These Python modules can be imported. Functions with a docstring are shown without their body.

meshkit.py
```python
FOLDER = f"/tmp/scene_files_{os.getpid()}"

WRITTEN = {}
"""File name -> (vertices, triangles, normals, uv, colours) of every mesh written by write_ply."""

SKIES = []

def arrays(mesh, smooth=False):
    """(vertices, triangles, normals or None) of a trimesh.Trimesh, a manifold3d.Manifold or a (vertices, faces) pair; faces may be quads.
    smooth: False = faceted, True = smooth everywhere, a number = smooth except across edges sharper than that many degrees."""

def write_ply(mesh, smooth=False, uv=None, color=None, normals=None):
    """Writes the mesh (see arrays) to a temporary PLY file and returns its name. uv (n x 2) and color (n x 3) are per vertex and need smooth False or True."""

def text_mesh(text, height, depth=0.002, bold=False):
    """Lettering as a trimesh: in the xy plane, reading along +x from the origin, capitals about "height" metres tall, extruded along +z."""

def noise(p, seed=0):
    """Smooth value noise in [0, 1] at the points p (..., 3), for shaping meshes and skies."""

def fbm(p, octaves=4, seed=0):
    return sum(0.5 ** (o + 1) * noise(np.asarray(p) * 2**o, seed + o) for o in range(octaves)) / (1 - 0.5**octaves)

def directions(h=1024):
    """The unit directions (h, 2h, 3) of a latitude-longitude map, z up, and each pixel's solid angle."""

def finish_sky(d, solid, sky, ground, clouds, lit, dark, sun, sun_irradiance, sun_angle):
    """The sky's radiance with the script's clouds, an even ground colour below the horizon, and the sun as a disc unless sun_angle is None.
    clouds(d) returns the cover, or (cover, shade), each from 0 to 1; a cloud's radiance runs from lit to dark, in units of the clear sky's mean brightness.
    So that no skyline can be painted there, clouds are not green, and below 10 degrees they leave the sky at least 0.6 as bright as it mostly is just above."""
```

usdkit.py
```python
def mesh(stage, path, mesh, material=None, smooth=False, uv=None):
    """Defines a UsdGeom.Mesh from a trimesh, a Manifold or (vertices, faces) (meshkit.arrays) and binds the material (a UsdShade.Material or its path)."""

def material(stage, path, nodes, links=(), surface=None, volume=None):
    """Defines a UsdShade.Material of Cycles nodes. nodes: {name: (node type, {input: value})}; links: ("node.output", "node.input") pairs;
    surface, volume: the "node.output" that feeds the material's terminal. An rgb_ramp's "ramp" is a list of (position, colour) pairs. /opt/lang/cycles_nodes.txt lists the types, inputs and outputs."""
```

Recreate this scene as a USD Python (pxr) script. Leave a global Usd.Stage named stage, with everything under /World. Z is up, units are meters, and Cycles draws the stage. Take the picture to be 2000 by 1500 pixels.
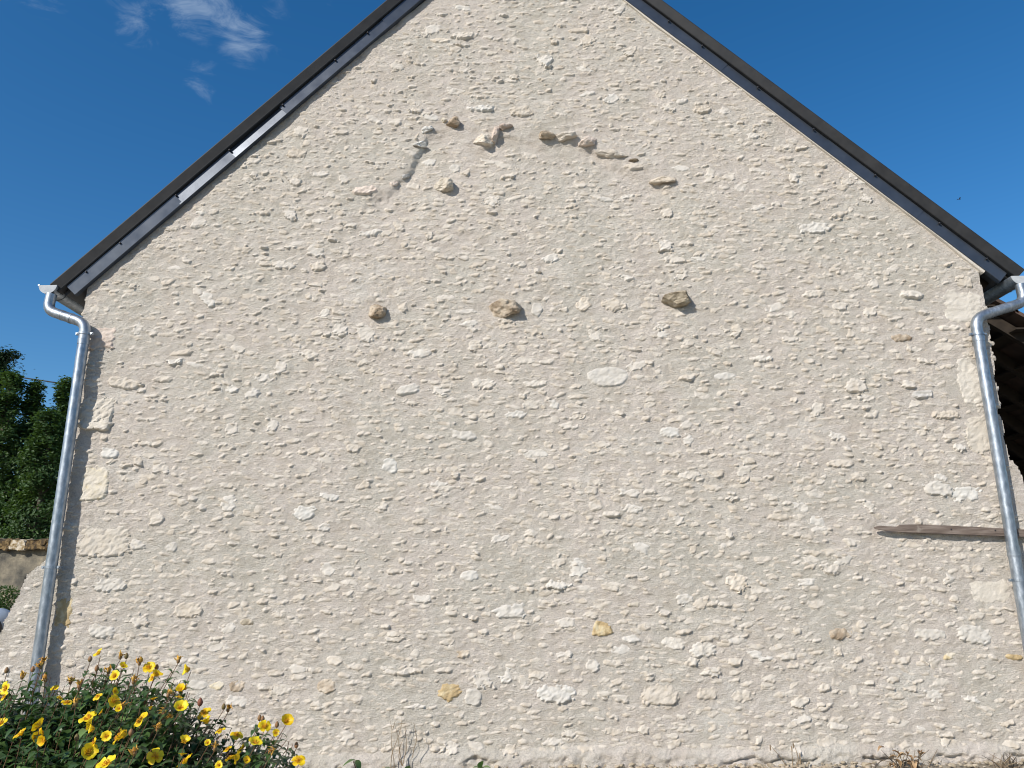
import math, random
import numpy as np, trimesh, usdkit, meshkit
from scipy import ndimage
from pxr import Usd, UsdGeom, UsdLux, UsdShade, Gf, Sdf, Vt

rng = np.random.default_rng(7)
stage = Usd.Stage.CreateInMemory()
UsdGeom.SetStageUpAxis(stage, UsdGeom.Tokens.z)
UsdGeom.SetStageMetersPerUnit(stage, 1.0)
UsdGeom.Xform.Define(stage, '/World')
UsdGeom.Scope.Define(stage, '/World/Looks')

# ------------------------------------------------------------------ camera
FPX = 1450.0                       # focal length in pixels of a 2000 x 1500 frame
PITCH = math.atan(FPX / 5467.0)
ROLL = math.radians(0.72)
CAM = np.array([0.0, -7.3, 1.6])
_f = np.array([0, math.cos(PITCH), math.sin(PITCH)])
_r0 = np.array([1.0, 0, 0]); _u0 = np.cross(_r0, _f)
_r = math.cos(ROLL) * _r0 - math.sin(ROLL) * _u0
_u = math.cos(ROLL) * _u0 + math.sin(ROLL) * _r0
cam = UsdGeom.Camera.Define(stage, '/World/camera')
cam.CreateHorizontalApertureAttr(36.0); cam.CreateVerticalApertureAttr(27.0)
cam.CreateFocalLengthAttr(36.0 * FPX / 2000.0)
cam.CreateClippingRangeAttr(Gf.Vec2f(0.05, 3000))
EXPOSURE = 0.40
cam.CreateExposureAttr(EXPOSURE)
M = Gf.Matrix4d(*_r, 0, *_u, 0, *(-_f), 0, *CAM, 1)
cam.AddTransformOp().Set(M)

# ------------------------------------------------------------------ sun and sky
SUN = np.array([-0.90, -1.0, 0.85]); SUN /= np.linalg.norm(SUN)
SUN_I, SKY_S = 1.05, 0.115
sun = UsdLux.DistantLight.Define(stage, '/World/sun')
sun.CreateIntensityAttr(SUN_I); sun.CreateAngleAttr(0.53); sun.CreateNormalizeAttr(True)
sun.CreateColorAttr(Gf.Vec3f(1.0, 0.945, 0.86))
zx = SUN; xx = np.cross([0, 0, 1.0], zx); xx /= np.linalg.norm(xx); yx = np.cross(zx, xx)
sun.AddTransformOp().Set(Gf.Matrix4d(*xx, 0, *yx, 0, *zx, 0, 0, 0, 20, 1))
el, rot = math.asin(SUN[2]), math.atan2(SUN[0], SUN[1])


def pix(px, py, Y=0.0):
    """the point of the plane y = Y that the photograph shows at pixel (px, py)"""
    d = FPX * _f + (px - 1000) * _r - (py - 750) * _u
    return CAM + (Y - CAM[1]) / d[1] * d


def proj(p):
    q = np.asarray(p, float) - CAM; z = q @ _f
    return 1000 + FPX * (q @ _r) / z, 750 - FPX * (q @ _u) / z, z


def ray(px, py):
    d = FPX * _f + (px - 1000) * _r - (py - 750) * _u
    return d / np.linalg.norm(d)


# cloud wisps: soft patches of torn noise in the clear sky
nodes = {
    'sky': ('sky_texture', {'sky_type': 'single_scattering', 'sun_disc': False, 'sun_elevation': el, 'sun_rotation': rot,
                            'altitude': 100.0, 'air_density': 1.0, 'aerosol_density': 0.6, 'ozone_density': 3.0}),
    'tc': ('texture_coordinate', {}),
    'map': ('mapping', {'scale': (1.0, 1.3, 2.2), 'rotation': (0.0, 0.55, 0.0)}),
    'n1': ('noise_texture', {'scale': 15.0, 'detail': 9.0, 'roughness': 0.66, 'distortion': 0.9}),
    'hs': ('hsv', {'saturation': 1.33, 'value': 0.90}),
    'bg': ('background_shader', {'strength': SKY_S}),
    'cm': ('mix_color', {'a': (0, 0, 0), 'b': (4.6, 4.9, 5.4), 'use_clamp': False}),
}
links = [('tc.generated', 'map.vector'), ('map.vector', 'n1.vector')]
prev = None
for i, (px, py, rad, amt) in enumerate([(385, -5, 0.066, 1.0), (425, 35, 0.040, 0.8), (480, 72, 0.052, 0.95), (268, 40, 0.046, 0.7), (385, 155, 0.050, 0.5), (545, 10, 0.04, .6),
                                        (640, 10, 0.035, 0.5), (230, -40, 0.08, 0.5), (560, -60, 0.09, 0.6), (40, -140, 0.12, 0.7), (900, -420, 0.15, 0.7)]):
    d = ray(px, py)
    nodes[f'd{i}'] = ('math', {'math_type': 'power', 'value2': 1.0})
    nodes[f'v{i}'] = ('mix_color', {'blend_type': 'subtract', 'fac': 1.0, 'b': tuple(d), 'use_clamp': False})
    # distance of the sky direction from the patch centre through a spherical gradient
    nodes[f'm{i}'] = ('mapping', {'location': tuple(-d / rad), 'scale': (1 / rad, 1 / rad, 1 / rad)})
    nodes[f'g{i}'] = ('gradient_texture', {'gradient_type': 'spherical'})
    nodes[f'a{i}'] = ('math', {'math_type': 'multiply', 'value2': amt})
    del nodes[f'd{i}'], nodes[f'v{i}']
    links += [('tc.generated', f'm{i}.vector'), (f'm{i}.vector', f'g{i}.vector'), (f'g{i}.fac', f'a{i}.value1')]
    if prev is None:
        prev = f'a{i}.value'
    else:
        nodes[f's{i}'] = ('math', {'math_type': 'maximum'})
        links += [(prev, f's{i}.value1'), (f'a{i}.value', f's{i}.value2')]; prev = f's{i}.value'
nodes['msk'] = ('map_range', {'from_min': 0.0, 'from_max': 0.7, 'to_min': -0.30, 'to_max': 0.14, 'clamp': True})
nodes['add'] = ('math', {'math_type': 'add'})
nodes['cov'] = ('map_range', {'range_type': 'smoothstep', 'from_min': 0.40, 'from_max': 0.90, 'to_min': 0.0, 'to_max': 0.42, 'clamp': True})
nodes['mx'] = ('mix_color', {'b': (3.9, 4.7, 5.6), 'use_clamp': False})
del nodes['cm']
links += [(prev, 'msk.value'), ('msk.result', 'add.value1'), ('n1.fac', 'add.value2'), ('add.value', 'cov.value'), ('cov.result', 'mx.fac'),
          ('sky.color', 'hs.color'), ('hs.color', 'mx.a'), ('mx.result', 'bg.color')]
skym = usdkit.material(stage, '/World/Looks/sky', nodes, links, surface='bg.background')
dome = UsdLux.DomeLight.Define(stage, '/World/sky')
UsdShade.MaterialBindingAPI.Apply(dome.GetPrim()).Bind(skym)
dome.GetPrim().SetCustomDataByKey('kind', 'structure')
dome.GetPrim().SetCustomDataByKey('label', 'clear deep blue sky with a few thin white cloud wisps')
dome.GetPrim().SetCustomDataByKey('category', 'sky')

# ------------------------------------------------------------------ helpers
COUNT = {}


def numbered(path):
    k = COUNT.get(path, -1) + 1
    COUNT[path] = k
    return path if k == 0 else f'{path}_{k:03d}'


def tag(prim, label=None, cat=None, group=None, kind=None):
    for k, v in (('label', label), ('category', cat), ('group', group), ('kind', kind)):
        if v:
            prim.SetCustomDataByKey(k, v)
    return prim


def thing(name, label, cat, loc=(0, 0, 0), group=None, kind=None):
    x = UsdGeom.Xform.Define(stage, numbered('/World/' + name))
    x.AddTranslateOp().Set(Gf.Vec3d(*map(float, loc)))
    return tag(x.GetPrim(), label, cat, group, kind)


def world_offset(prim):
    off = np.zeros(3)
    while prim and prim.GetPath() != Sdf.Path('/World') and prim.GetPath() != Sdf.Path.absoluteRootPath:
        a = prim.GetAttribute('xformOp:translate')
        if a and a.HasValue():
            off += np.array(a.Get())
        prim = prim.GetParent()
    return off


def obj(name, mesh, mat, parent=None, smooth=False, label=None, kind=None):
    """ONE Mesh prim; the mesh is given in world coordinates"""
    path = numbered((str(parent.GetPath()) if parent else '/World') + '/' + name)
    v, f = (np.asarray(mesh.vertices), np.asarray(mesh.faces)) if hasattr(mesh, 'vertices') else (np.asarray(mesh[0]), np.asarray(mesh[1]))
    off = world_offset(parent) if parent else 0
    m = usdkit.mesh(stage, path, (v - off, f), mat, smooth)
    return tag(m.GetPrim(), label, None, None, kind)


class MB:
    """collects vertices and triangles of one mesh"""
    def __init__(s): s.v, s.f, s.n = [], [], 0
    def add(s, v, f):
        f = np.asarray(f)
        if f.shape[1] == 4:
            f = np.vstack([f[:, [0, 1, 2]], f[:, [0, 2, 3]]])
        s.v.append(np.asarray(v, float)); s.f.append(f + s.n); s.n += len(v); return s
    def tm(s, m): return s.add(m.vertices, m.faces)
    def get(s): return np.vstack(s.v), np.vstack(s.f)


def box(x0, x1, y0, y1, z0, z1, bev=0.0):
    m = trimesh.creation.box((x1 - x0, y1 - y0, z1 - z0))
    m.apply_translation(((x0 + x1) / 2, (y0 + y1) / 2, (z0 + z1) / 2))
    return m


def beam(a, b, w, h, up=(0, 0, 1)):
    """a squared timber from a to b"""
    a, b = np.asarray(a, float), np.asarray(b, float)
    d = b - a; L = np.linalg.norm(d); d /= L
    s = np.cross(d, up); s /= np.linalg.norm(s); t = np.cross(s, d)
    m = trimesh.creation.box((L, w, h))
    T = np.eye(4); T[:3, 0] = d; T[:3, 1] = s; T[:3, 2] = t; T[:3, 3] = (a + b) / 2
    m.apply_transform(T); return m


def tube(pts, rad, n=12, cap=True):
    pts = np.asarray(pts, float); k = len(pts)
    rad = np.broadcast_to(rad, k)
    tan = np.gradient(pts, axis=0); tan /= np.linalg.norm(tan, axis=1, keepdims=True)
    ref = np.array([0, 1.0, 0]) if abs(tan[0][1]) < 0.9 else np.array([1.0, 0, 0])
    a = np.linspace(0, 2 * np.pi, n, endpoint=False); V = []
    for i in range(k):
        s = np.cross(tan[i], ref); s /= np.linalg.norm(s); ref2 = np.cross(s, tan[i]); ref = ref2
        V.append(pts[i] + rad[i] * (np.cos(a)[:, None] * s + np.sin(a)[:, None] * ref2))
    V = np.vstack(V); F = []
    j = np.arange(n)
    for i in range(k - 1):
        F.append(np.stack([i * n + j, i * n + (j + 1) % n, (i + 1) * n + (j + 1) % n, (i + 1) * n + j], 1))
    F = np.vstack(F); F = np.vstack([F[:, [0, 1, 2]], F[:, [0, 2, 3]]])
    if cap:
        V = np.vstack([V, pts[0], pts[-1]]); c0 = len(V) - 2
        F = np.vstack([F, np.stack([j * 0 + c0, (j + 1) % n, j], 1), np.stack([j * 0 + c0 + 1, (k - 1) * n + j, (k - 1) * n + (j + 1) % n], 1)])
    return V, F


def smooth_path(pts, r, seg=7):
    """polyline with its corners rounded at distance r"""
    pts = [np.asarray(p, float) for p in pts]; out = [pts[0]]
    for i in range(1, len(pts) - 1):
        a, b, c = pts[i - 1], pts[i], pts[i + 1]
        la, lc = np.linalg.norm(a - b), np.linalg.norm(c - b)
        rr = min(r, 0.48 * la, 0.48 * lc)
        p0, p1 = b + (a - b) / la * rr, b + (c - b) / lc * rr
        for t in np.linspace(0, 1, seg):
            out.append((1 - t) ** 2 * p0 + 2 * t * (1 - t) * b + t * t * p1)
    out.append(pts[-1]); return np.array(out)


def mat(name, nodes, links, surface='p.BSDF'):
    return usdkit.material(stage, '/World/Looks/' + name, nodes, links, surface=surface)


def noisy(name, ramp, scale=8.0, detail=6.0, rough=0.8, bump=0.0, bscale=60.0, bdist=0.01, stretch=(1, 1, 1), metallic=0.0, spec=0.3, rnd=0.0, rough_n=0.0, fine=0.0, fscale=300.0, isl=False):
    """principled surface whose colour runs over a ramp of noise in space"""
    n = {'g': ('geometry', {}), 'm': ('mapping', {'scale': stretch}), 'n': ('noise_texture', {'scale': scale, 'detail': detail, 'roughness': 0.6}),
         'r': ('rgb_ramp', {'ramp': ramp}), 'p': ('principled_bsdf', {'roughness': rough, 'metallic': metallic, 'specular_ior_level': spec})}
    l = [('g.position', 'm.vector'), ('m.vector', 'n.vector')]
    fac = 'n.fac'
    if rnd:
        n['o'] = ('object_info', {}) if not isl else ('geometry', {})
        n['ma'] = ('math', {'math_type': 'multiply_add', 'value2': rnd, 'value3': -rnd / 2}); n['ad'] = ('math', {'math_type': 'add', 'use_clamp': True})
        l += [('o.random_per_island' if isl else 'o.random', 'ma.value1'), ('ma.value', 'ad.value1'), ('n.fac', 'ad.value2')]; fac = 'ad.value'
    l.append((fac, 'r.fac')); col = 'r.color'
    if fine:
        n['fn'] = ('noise_texture', {'scale': fscale, 'detail': 3.0, 'roughness': 0.7}); n['fr'] = ('map_range', {'from_min': 0.25, 'from_max': 0.75, 'to_min': 1 - fine, 'to_max': 1 + fine})
        n['fm'] = ('mix_color', {'blend_type': 'multiply', 'fac': 1.0, 'use_clamp': False})
        n['fc'] = ('combine_color', {})
        l += [('g.position', 'fn.vector'), ('fn.fac', 'fr.value'), ('fr.result', 'fc.r'), ('fr.result', 'fc.g'), ('fr.result', 'fc.b'), (col, 'fm.a'), ('fc.color', 'fm.b')]
        col = 'fm.result'
    l.append((col, 'p.base_color'))
    if bump:
        n['bn'] = ('noise_texture', {'scale': bscale, 'detail': 5.0, 'roughness': 0.62}); n['b'] = ('bump', {'strength': bump, 'distance': bdist})
        l += [('m.vector', 'bn.vector'), ('bn.fac', 'b.height'), ('b.normal', 'p.normal')]
    if rough_n:
        n['rn'] = ('noise_texture', {'scale': 6.0, 'detail': 5.0}); n['rr'] = ('map_range', {'from_min': 0.3, 'from_max': 0.7, 'to_min': rough - rough_n, 'to_max': rough + rough_n})
        l += [('g.position', 'rn.vector'), ('rn.fac', 'rr.value'), ('rr.result', 'p.roughness')]
    return mat(name, n, l)


# ------------------------------------------------------------------ materials
def mortar_mat():
    n = {'g': ('geometry', {}),
         'n1': ('noise_texture', {'scale': 0.9, 'detail': 5.0, 'roughness': 0.6}),
         'r1': ('rgb_ramp', {'ramp': [(0.30, (0.548, 0.512, 0.448)), (0.43, (0.598, 0.557, 0.491)), (0.56, (0.625, 0.563, 0.502)), (0.70, (0.645, 0.608, 0.548))]}),
         'n2': ('noise_texture', {'scale': 4.5, 'detail': 4.0, 'roughness': 0.6}),
         'r2': ('rgb_ramp', {'ramp': [(0.35, (0.92, 0.905, 0.88)), (0.52, (1.0, 1.0, 1.0)), (0.70, (1.07, 1.065, 1.06))]}),
         'mu': ('mix_color', {'blend_type': 'multiply', 'fac': 1.0, 'use_clamp': False}),
         'n3': ('noise_texture', {'scale': 70.0, 'detail': 4.0, 'roughness': 0.75}),
         'r3': ('rgb_ramp', {'ramp': [(0.28, (0.70, 0.69, 0.67)), (0.5, (1, 1, 1)), (0.72, (1.16, 1.16, 1.16))]}),
         'mu2': ('mix_color', {'blend_type': 'multiply', 'fac': 1.0, 'use_clamp': False}),
         'mp': ('mapping', {'scale': (1, 1, 2.3)}),
         'b1': ('noise_texture', {'scale': 42.0, 'detail': 6.0, 'roughness': 0.74}),
         'bp': ('bump', {'strength': 1.0, 'distance': 0.030}),
         'p': ('principled_bsdf', {'roughness': 0.95, 'specular_ior_level': 0.15})}
    l = [('g.position', 'n1.vector'), ('n1.fac', 'r1.fac'), ('g.position', 'n2.vector'), ('n2.fac', 'r2.fac'), ('r1.color', 'mu.a'), ('r2.color', 'mu.b'),
         ('g.position', 'n3.vector'), ('n3.fac', 'r3.fac'), ('mu.result', 'mu2.a'), ('r3.color', 'mu2.b'), ('mu2.result', 'p.base_color'),
         ('g.position', 'mp.vector'), ('mp.vector', 'b1.vector'), ('b1.fac', 'bp.height'), ('bp.normal', 'p.normal')]
    return mat('lime_mortar', n, l)


def stone_mat(name, ramp, isl=False, bump=0.9):
    return noisy(name, ramp, scale=9.0, detail=6.0, rough=0.92, bump=bump, bscale=75.0, bdist=0.008, spec=0.2, rnd=0.55, isl=isl, fine=0.10, fscale=160.0)


R_GEN = [(0.14, (0.465, 0.41, 0.34)), (0.28, (0.510, 0.465, 0.404)), (0.55, (0.528, 0.487, 0.432)), (0.84, (0.550, 0.520, 0.472))]
MT = {
    'mortar': mortar_mat(),
    'stone': stone_mat('limestone', R_GEN),
    'stone_i': stone_mat('limestone_small', R_GEN, isl=True),
    'white': stone_mat('white_limestone', [(0.25, (0.475, 0.442, 0.392)), (0.55, (0.505, 0.477, 0.432)), (0.8, (0.528, 0.511, 0.472))], bump=0.5),
    'cream': stone_mat('cream_limestone', [(0.25, (0.465, 0.41, 0.34)), (0.55, (0.515, 0.468, 0.405)), (0.8, (0.55, 0.513, 0.457))]),
    'ochre': stone_mat('ochre_stone', [(0.30, (0.40, 0.30, 0.165)), (0.42, (0.53, 0.445, 0.285)), (0.52, (0.555, 0.50, 0.40)), (0.75, (0.57, 0.525, 0.455))]),
    'brown': stone_mat('brown_stone', [(0.30, (0.07, 0.052, 0.03)), (0.48, (0.15, 0.115, 0.07)), (0.62, (0.25, 0.205, 0.14)), (0.8, (0.36, 0.31, 0.24))]),
    'pink': stone_mat('pinkish_stone', [(0.25, (0.47, 0.38, 0.32)), (0.5, (0.55, 0.47, 0.405)), (0.75, (0.60, 0.53, 0.47))]),
    'grey': stone_mat('grey_stone', [(0.25, (0.42, 0.40, 0.37)), (0.5, (0.52, 0.505, 0.475)), (0.75, (0.60, 0.585, 0.55))]),
    'tan': stone_mat('tan_stone', [(0.28, (0.26, 0.20, 0.14)), (0.44, (0.42, 0.35, 0.27)), (0.58, (0.52, 0.455, 0.37)), (0.75, (0.57, 0.515, 0.44))]),
    'zinc': noisy('galvanised_zinc', [(0.3, (0.20, 0.23, 0.265)), (0.5, (0.285, 0.32, 0.36)), (0.68, (0.42, 0.455, 0.50))], scale=34, rough=0.43, metallic=0.82, spec=0.5, rough_n=0.12, bump=0.05, bscale=40, stretch=(1, 1, 0.4)),
    'dull': noisy('dull_zinc', [(0.3, (0.33, 0.35, 0.37)), (0.7, (0.44, 0.46, 0.48))], scale=22, rough=0.8, metallic=0.0, spec=0.2),
    'flash': noisy('anthracite_sheet', [(0.3, (0.046, 0.056, 0.074)), (0.7, (0.068, 0.080, 0.102))], scale=5, rough=0.32, metallic=0.45, spec=0.5, rough_n=0.05, bump=0.04, bscale=9),
    'cap': noisy('dark_verge_sheet', [(0.3, (0.018, 0.0185, 0.020)), (0.7, (0.030, 0.030, 0.031))], scale=7, rough=0.55, spec=0.25, rough_n=0.08),
    'screw': noisy('dark_screw', [(0.3, (0.03, 0.03, 0.035)), (0.7, (0.05, 0.05, 0.055))], rough=0.45, metallic=0.5),
    'roof': noisy('roof_sheet', [(0.3, (0.06, 0.062, 0.066)), (0.7, (0.09, 0.092, 0.1))], rough=0.5),
    'wood': noisy('old_timber', [(0.3, (0.085, 0.058, 0.038)), (0.55, (0.15, 0.105, 0.07)), (0.75, (0.22, 0.165, 0.115))], scale=7, stretch=(0.6, 0.6, 6), rough=0.85, bump=0.5, bscale=30),
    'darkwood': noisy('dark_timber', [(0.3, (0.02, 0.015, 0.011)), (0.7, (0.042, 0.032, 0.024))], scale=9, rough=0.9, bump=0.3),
    'plank': None,
    'rubble': noisy('dusty_rubble', [(0.2, (0.33, 0.275, 0.20)), (0.5, (0.47, 0.42, 0.345)), (0.8, (0.55, 0.51, 0.44))], scale=12, rough=0.95, bump=0.6, rnd=0.6, isl=True),
    'quoin': stone_mat('quoin_stone', [(0.25, (0.475, 0.425, 0.357)), (0.55, (0.522, 0.478, 0.412)), (0.8, (0.55, 0.508, 0.446))]),
    'umber': stone_mat('umber_stone', [(0.28, (0.20, 0.16, 0.11)), (0.45, (0.35, 0.30, 0.225)), (0.6, (0.46, 0.405, 0.325)), (0.78, (0.53, 0.48, 0.405))]),
    'tile': noisy('clay_tile', [(0.3, (0.05, 0.035, 0.028)), (0.7, (0.10, 0.065, 0.05))], scale=6, rough=0.85, bump=0.3),
    'oldwall': noisy('old_garden_render', [(0.34, (0.04, 0.038, 0.034)), (0.45, (0.10, 0.093, 0.078)), (0.56, (0.17, 0.15, 0.115)), (0.70, (0.30, 0.26, 0.19))], scale=2.6, detail=8, rough=0.95, bump=0.8, bscale=18, bdist=0.02),
    'coping': noisy('lichen_coping', [(0.34, (0.05, 0.035, 0.02)), (0.46, (0.16, 0.105, 0.045)), (0.56, (0.26, 0.19, 0.10)), (0.68, (0.50, 0.44, 0.35))], scale=13, detail=7, rough=0.95, bump=0.9, bscale=25, bdist=0.02, rnd=0.3),
    'ground': noisy('dry_ground', [(0.3, (0.16, 0.135, 0.10)), (0.5, (0.25, 0.22, 0.17)), (0.7, (0.34, 0.30, 0.24))], scale=1.5, detail=9, rough=0.95, bump=0.8, bscale=25, bdist=0.02),
    'bark': noisy('bark', [(0.3, (0.05, 0.04, 0.03)), (0.7, (0.11, 0.09, 0.07))], scale=10, rough=0.9, bump=0.6),
    'stem': noisy('shrub_stem', [(0.3, (0.12, 0.06, 0.035)), (0.7, (0.20, 0.11, 0.06))], scale=12, rough=0.7),
    'dry': noisy('dry_stalk', [(0.3, (0.13, 0.09, 0.055)), (0.7, (0.30, 0.23, 0.15))], scale=20, rough=0.85),
    'deadleaf': noisy('dead_leaf', [(0.3, (0.16, 0.09, 0.045)), (0.5, (0.30, 0.19, 0.10)), (0.7, (0.45, 0.34, 0.21))], scale=18, rough=0.8),
    'black': noisy('black_rubber', [(0.3, (0.012, 0.012, 0.013)), (0.7, (0.025, 0.025, 0.026))], rough=0.6),
    'tank': noisy('blue_grey_paint', [(0.3, (0.20, 0.25, 0.33)), (0.7, (0.28, 0.34, 0.43))], scale=8, rough=0.4, rough_n=0.08),
    'stamen': noisy('stamen', [(0.3, (0.55, 0.25, 0.02)), (0.7, (0.75, 0.42, 0.03))], scale=60, rough=0.8),
    'wilt': noisy('wilted_petal', [(0.3, (0.42, 0.18, 0.035)), (0.5, (0.60, 0.33, 0.06)), (0.7, (0.70, 0.48, 0.12))], scale=40, rough=0.8),
    'bud': noisy('bud', [(0.3, (0.10, 0.09, 0.03)), (0.6, (0.26, 0.13, 0.06))], scale=25, rough=0.6),
    'redbud': noisy('red_seed_capsule', [(0.3, (0.16, 0.05, 0.03)), (0.7, (0.30, 0.12, 0.07))], scale=25, rough=0.6),
    'bird': noisy('dark_feather', [(0.3, (0.02, 0.02, 0.025)), (0.7, (0.04, 0.04, 0.045))], rough=0.7),
}


def leaf_mat(name, ramp, tcol, trans=0.25, rough=0.42, scale=3.0, rnd=0.6, isl=True):
    n = {'g': ('geometry', {}), 'n': ('noise_texture', {'scale': scale, 'detail': 3.0}), 'o': ('geometry', {}) if isl else ('object_info', {}),
         'ma': ('math', {'math_type': 'multiply_add', 'value2': rnd, 'value3': -rnd / 2}), 'ad': ('math', {'math_type': 'add', 'use_clamp': True}),
         'r': ('rgb_ramp', {'ramp': ramp}), 'p': ('principled_bsdf', {'roughness': rough, 'specular_ior_level': 0.4}),
         't': ('translucent_bsdf', {'color': tcol}), 'mc': ('mix_closure', {'fac': trans})}
    l = [('g.position', 'n.vector'), ('o.random_per_island' if isl else 'o.random', 'ma.value1'), ('ma.value', 'ad.value1'), ('n.fac', 'ad.value2'), ('ad.value', 'r.fac'),
         ('r.color', 'p.base_color'), ('p.BSDF', 'mc.closure1'), ('t.BSDF', 'mc.closure2')]
    return mat(name, n, l, surface='mc.closure')


G1 = [(0.2, (0.046, 0.090, 0.028)), (0.5, (0.092, 0.168, 0.048)), (0.75, (0.15, 0.235, 0.072))]
MT['leaf'] = leaf_mat('shrub_leaf', G1, (0.10, 0.20, 0.04), 0.18, isl=False)
MT['leaf_i'] = leaf_mat('shrub_leaf_mass', G1, (0.10, 0.20, 0.04), 0.18)
MT['tree'] = leaf_mat('tree_leaf', [(0.2, (0.035, 0.075, 0.018)), (0.5, (0.090, 0.160, 0.034)), (0.8, (0.165, 0.245, 0.055))], (0.12, 0.22, 0.03), 0.2, rough=0.6, scale=1.2, rnd=0.7)
MT['darktree'] = leaf_mat('dark_tree_leaf', [(0.2, (0.018, 0.040, 0.016)), (0.5, (0.040, 0.080, 0.030)), (0.8, (0.08, 0.135, 0.05))], (0.05, 0.1, 0.03), 0.1, rough=0.5, scale=1.2, rnd=0.6)
MT['petal'] = leaf_mat('yellow_petal', [(0.2, (0.74, 0.47, 0.005)), (0.5, (0.82, 0.60, 0.010)), (0.8, (0.85, 0.69, 0.020))], (0.85, 0.55, 0.01), 0.3, rough=0.5, scale=30, rnd=0.5, isl=False)
MT['plank'] = mat('weathered_plank', {
    'g': ('geometry', {}), 'm': ('mapping', {'scale': (1.2, 8, 16)}), 'n': ('noise_texture', {'scale': 4.0, 'detail': 8.0, 'roughness': 0.65}),
    'r': ('rgb_ramp', {'ramp': [(0.30, (0.075, 0.056, 0.046)), (0.5, (0.15, 0.118, 0.098)), (0.72, (0.27, 0.225, 0.195))]}),
    'n2': ('noise_texture', {'scale': 3.5, 'detail': 5.0}), 's': ('map_range', {'from_min': 0.60, 'from_max': 0.72, 'to_min': 0.0, 'to_max': 0.8, 'clamp': True}),
    'mx': ('mix_color', {'b': (0.5, 0.46, 0.40)}), 'b': ('bump', {'strength': 0.6, 'distance': 0.005}), 'p': ('principled_bsdf', {'roughness': 0.9, 'specular_ior_level': 0.2})},
    [('g.position', 'm.vector'), ('m.vector', 'n.vector'), ('n.fac', 'r.fac'), ('g.position', 'n2.vector'), ('n2.fac', 's.value'), ('s.result', 'mx.fac'), ('r.color', 'mx.a'), ('mx.result', 'p.base_color'),
     ('n.fac', 'b.height'), ('b.normal', 'p.normal')])

# ------------------------------------------------------------------ ground
gx = np.concatenate([-np.geomspace(400, 14, 14), np.linspace(-12, 12, 97), np.geomspace(14, 400, 14)])
gy = np.concatenate([-np.geomspace(400, 14, 14), np.linspace(-12, 12, 97), np.geomspace(14, 400, 14)])
GX, GY = np.meshgrid(gx, gy)
GZ = -0.03 + 0.05 * (meshkit.fbm(np.stack([GX * 0.9, GY * 0.9, GX * 0], -1), 4, 3) - 0.5)
GZ[(np.abs(GX) < 5.6) & (GY > 0.1) & (GY < 12)] = -0.08
ny, nx = GX.shape
ii = (np.arange(ny - 1)[:, None] * nx + np.arange(nx - 1)).ravel()
gF = np.stack([ii, ii + 1, ii + nx + 1, ii + nx], 1)
g = obj('ground', (np.stack([GX, GY, GZ], -1).reshape(-1, 3), np.vstack([gF[:, [0, 1, 2]], gF[:, [0, 2, 3]]])), MT['ground'], smooth=True)
tag(g, 'dry stony ground along the foot of the wall', 'ground', None, 'structure')

# ------------------------------------------------------------------ the gable wall's relief
XL, XR, APX, APZ = -4.472, 4.94, 0.20, 9.33
DX = 0.012
X0, X1, Z0, Z1 = -6.4, 6.4, -0.20, 9.40
nX, nZ = int((X1 - X0) / DX) + 1, int((Z1 - Z0) / DX) + 1
xs, zs = X0 + DX * np.arange(nX), Z0 + DX * np.arange(nZ)
XX, ZZ = np.meshgrid(xs, zs)
P3 = np.stack([XX, ZZ, 0 * XX], -1)


def sst(x): x = np.clip(x, 0, 1); return x * x * (3 - 2 * x)


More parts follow.
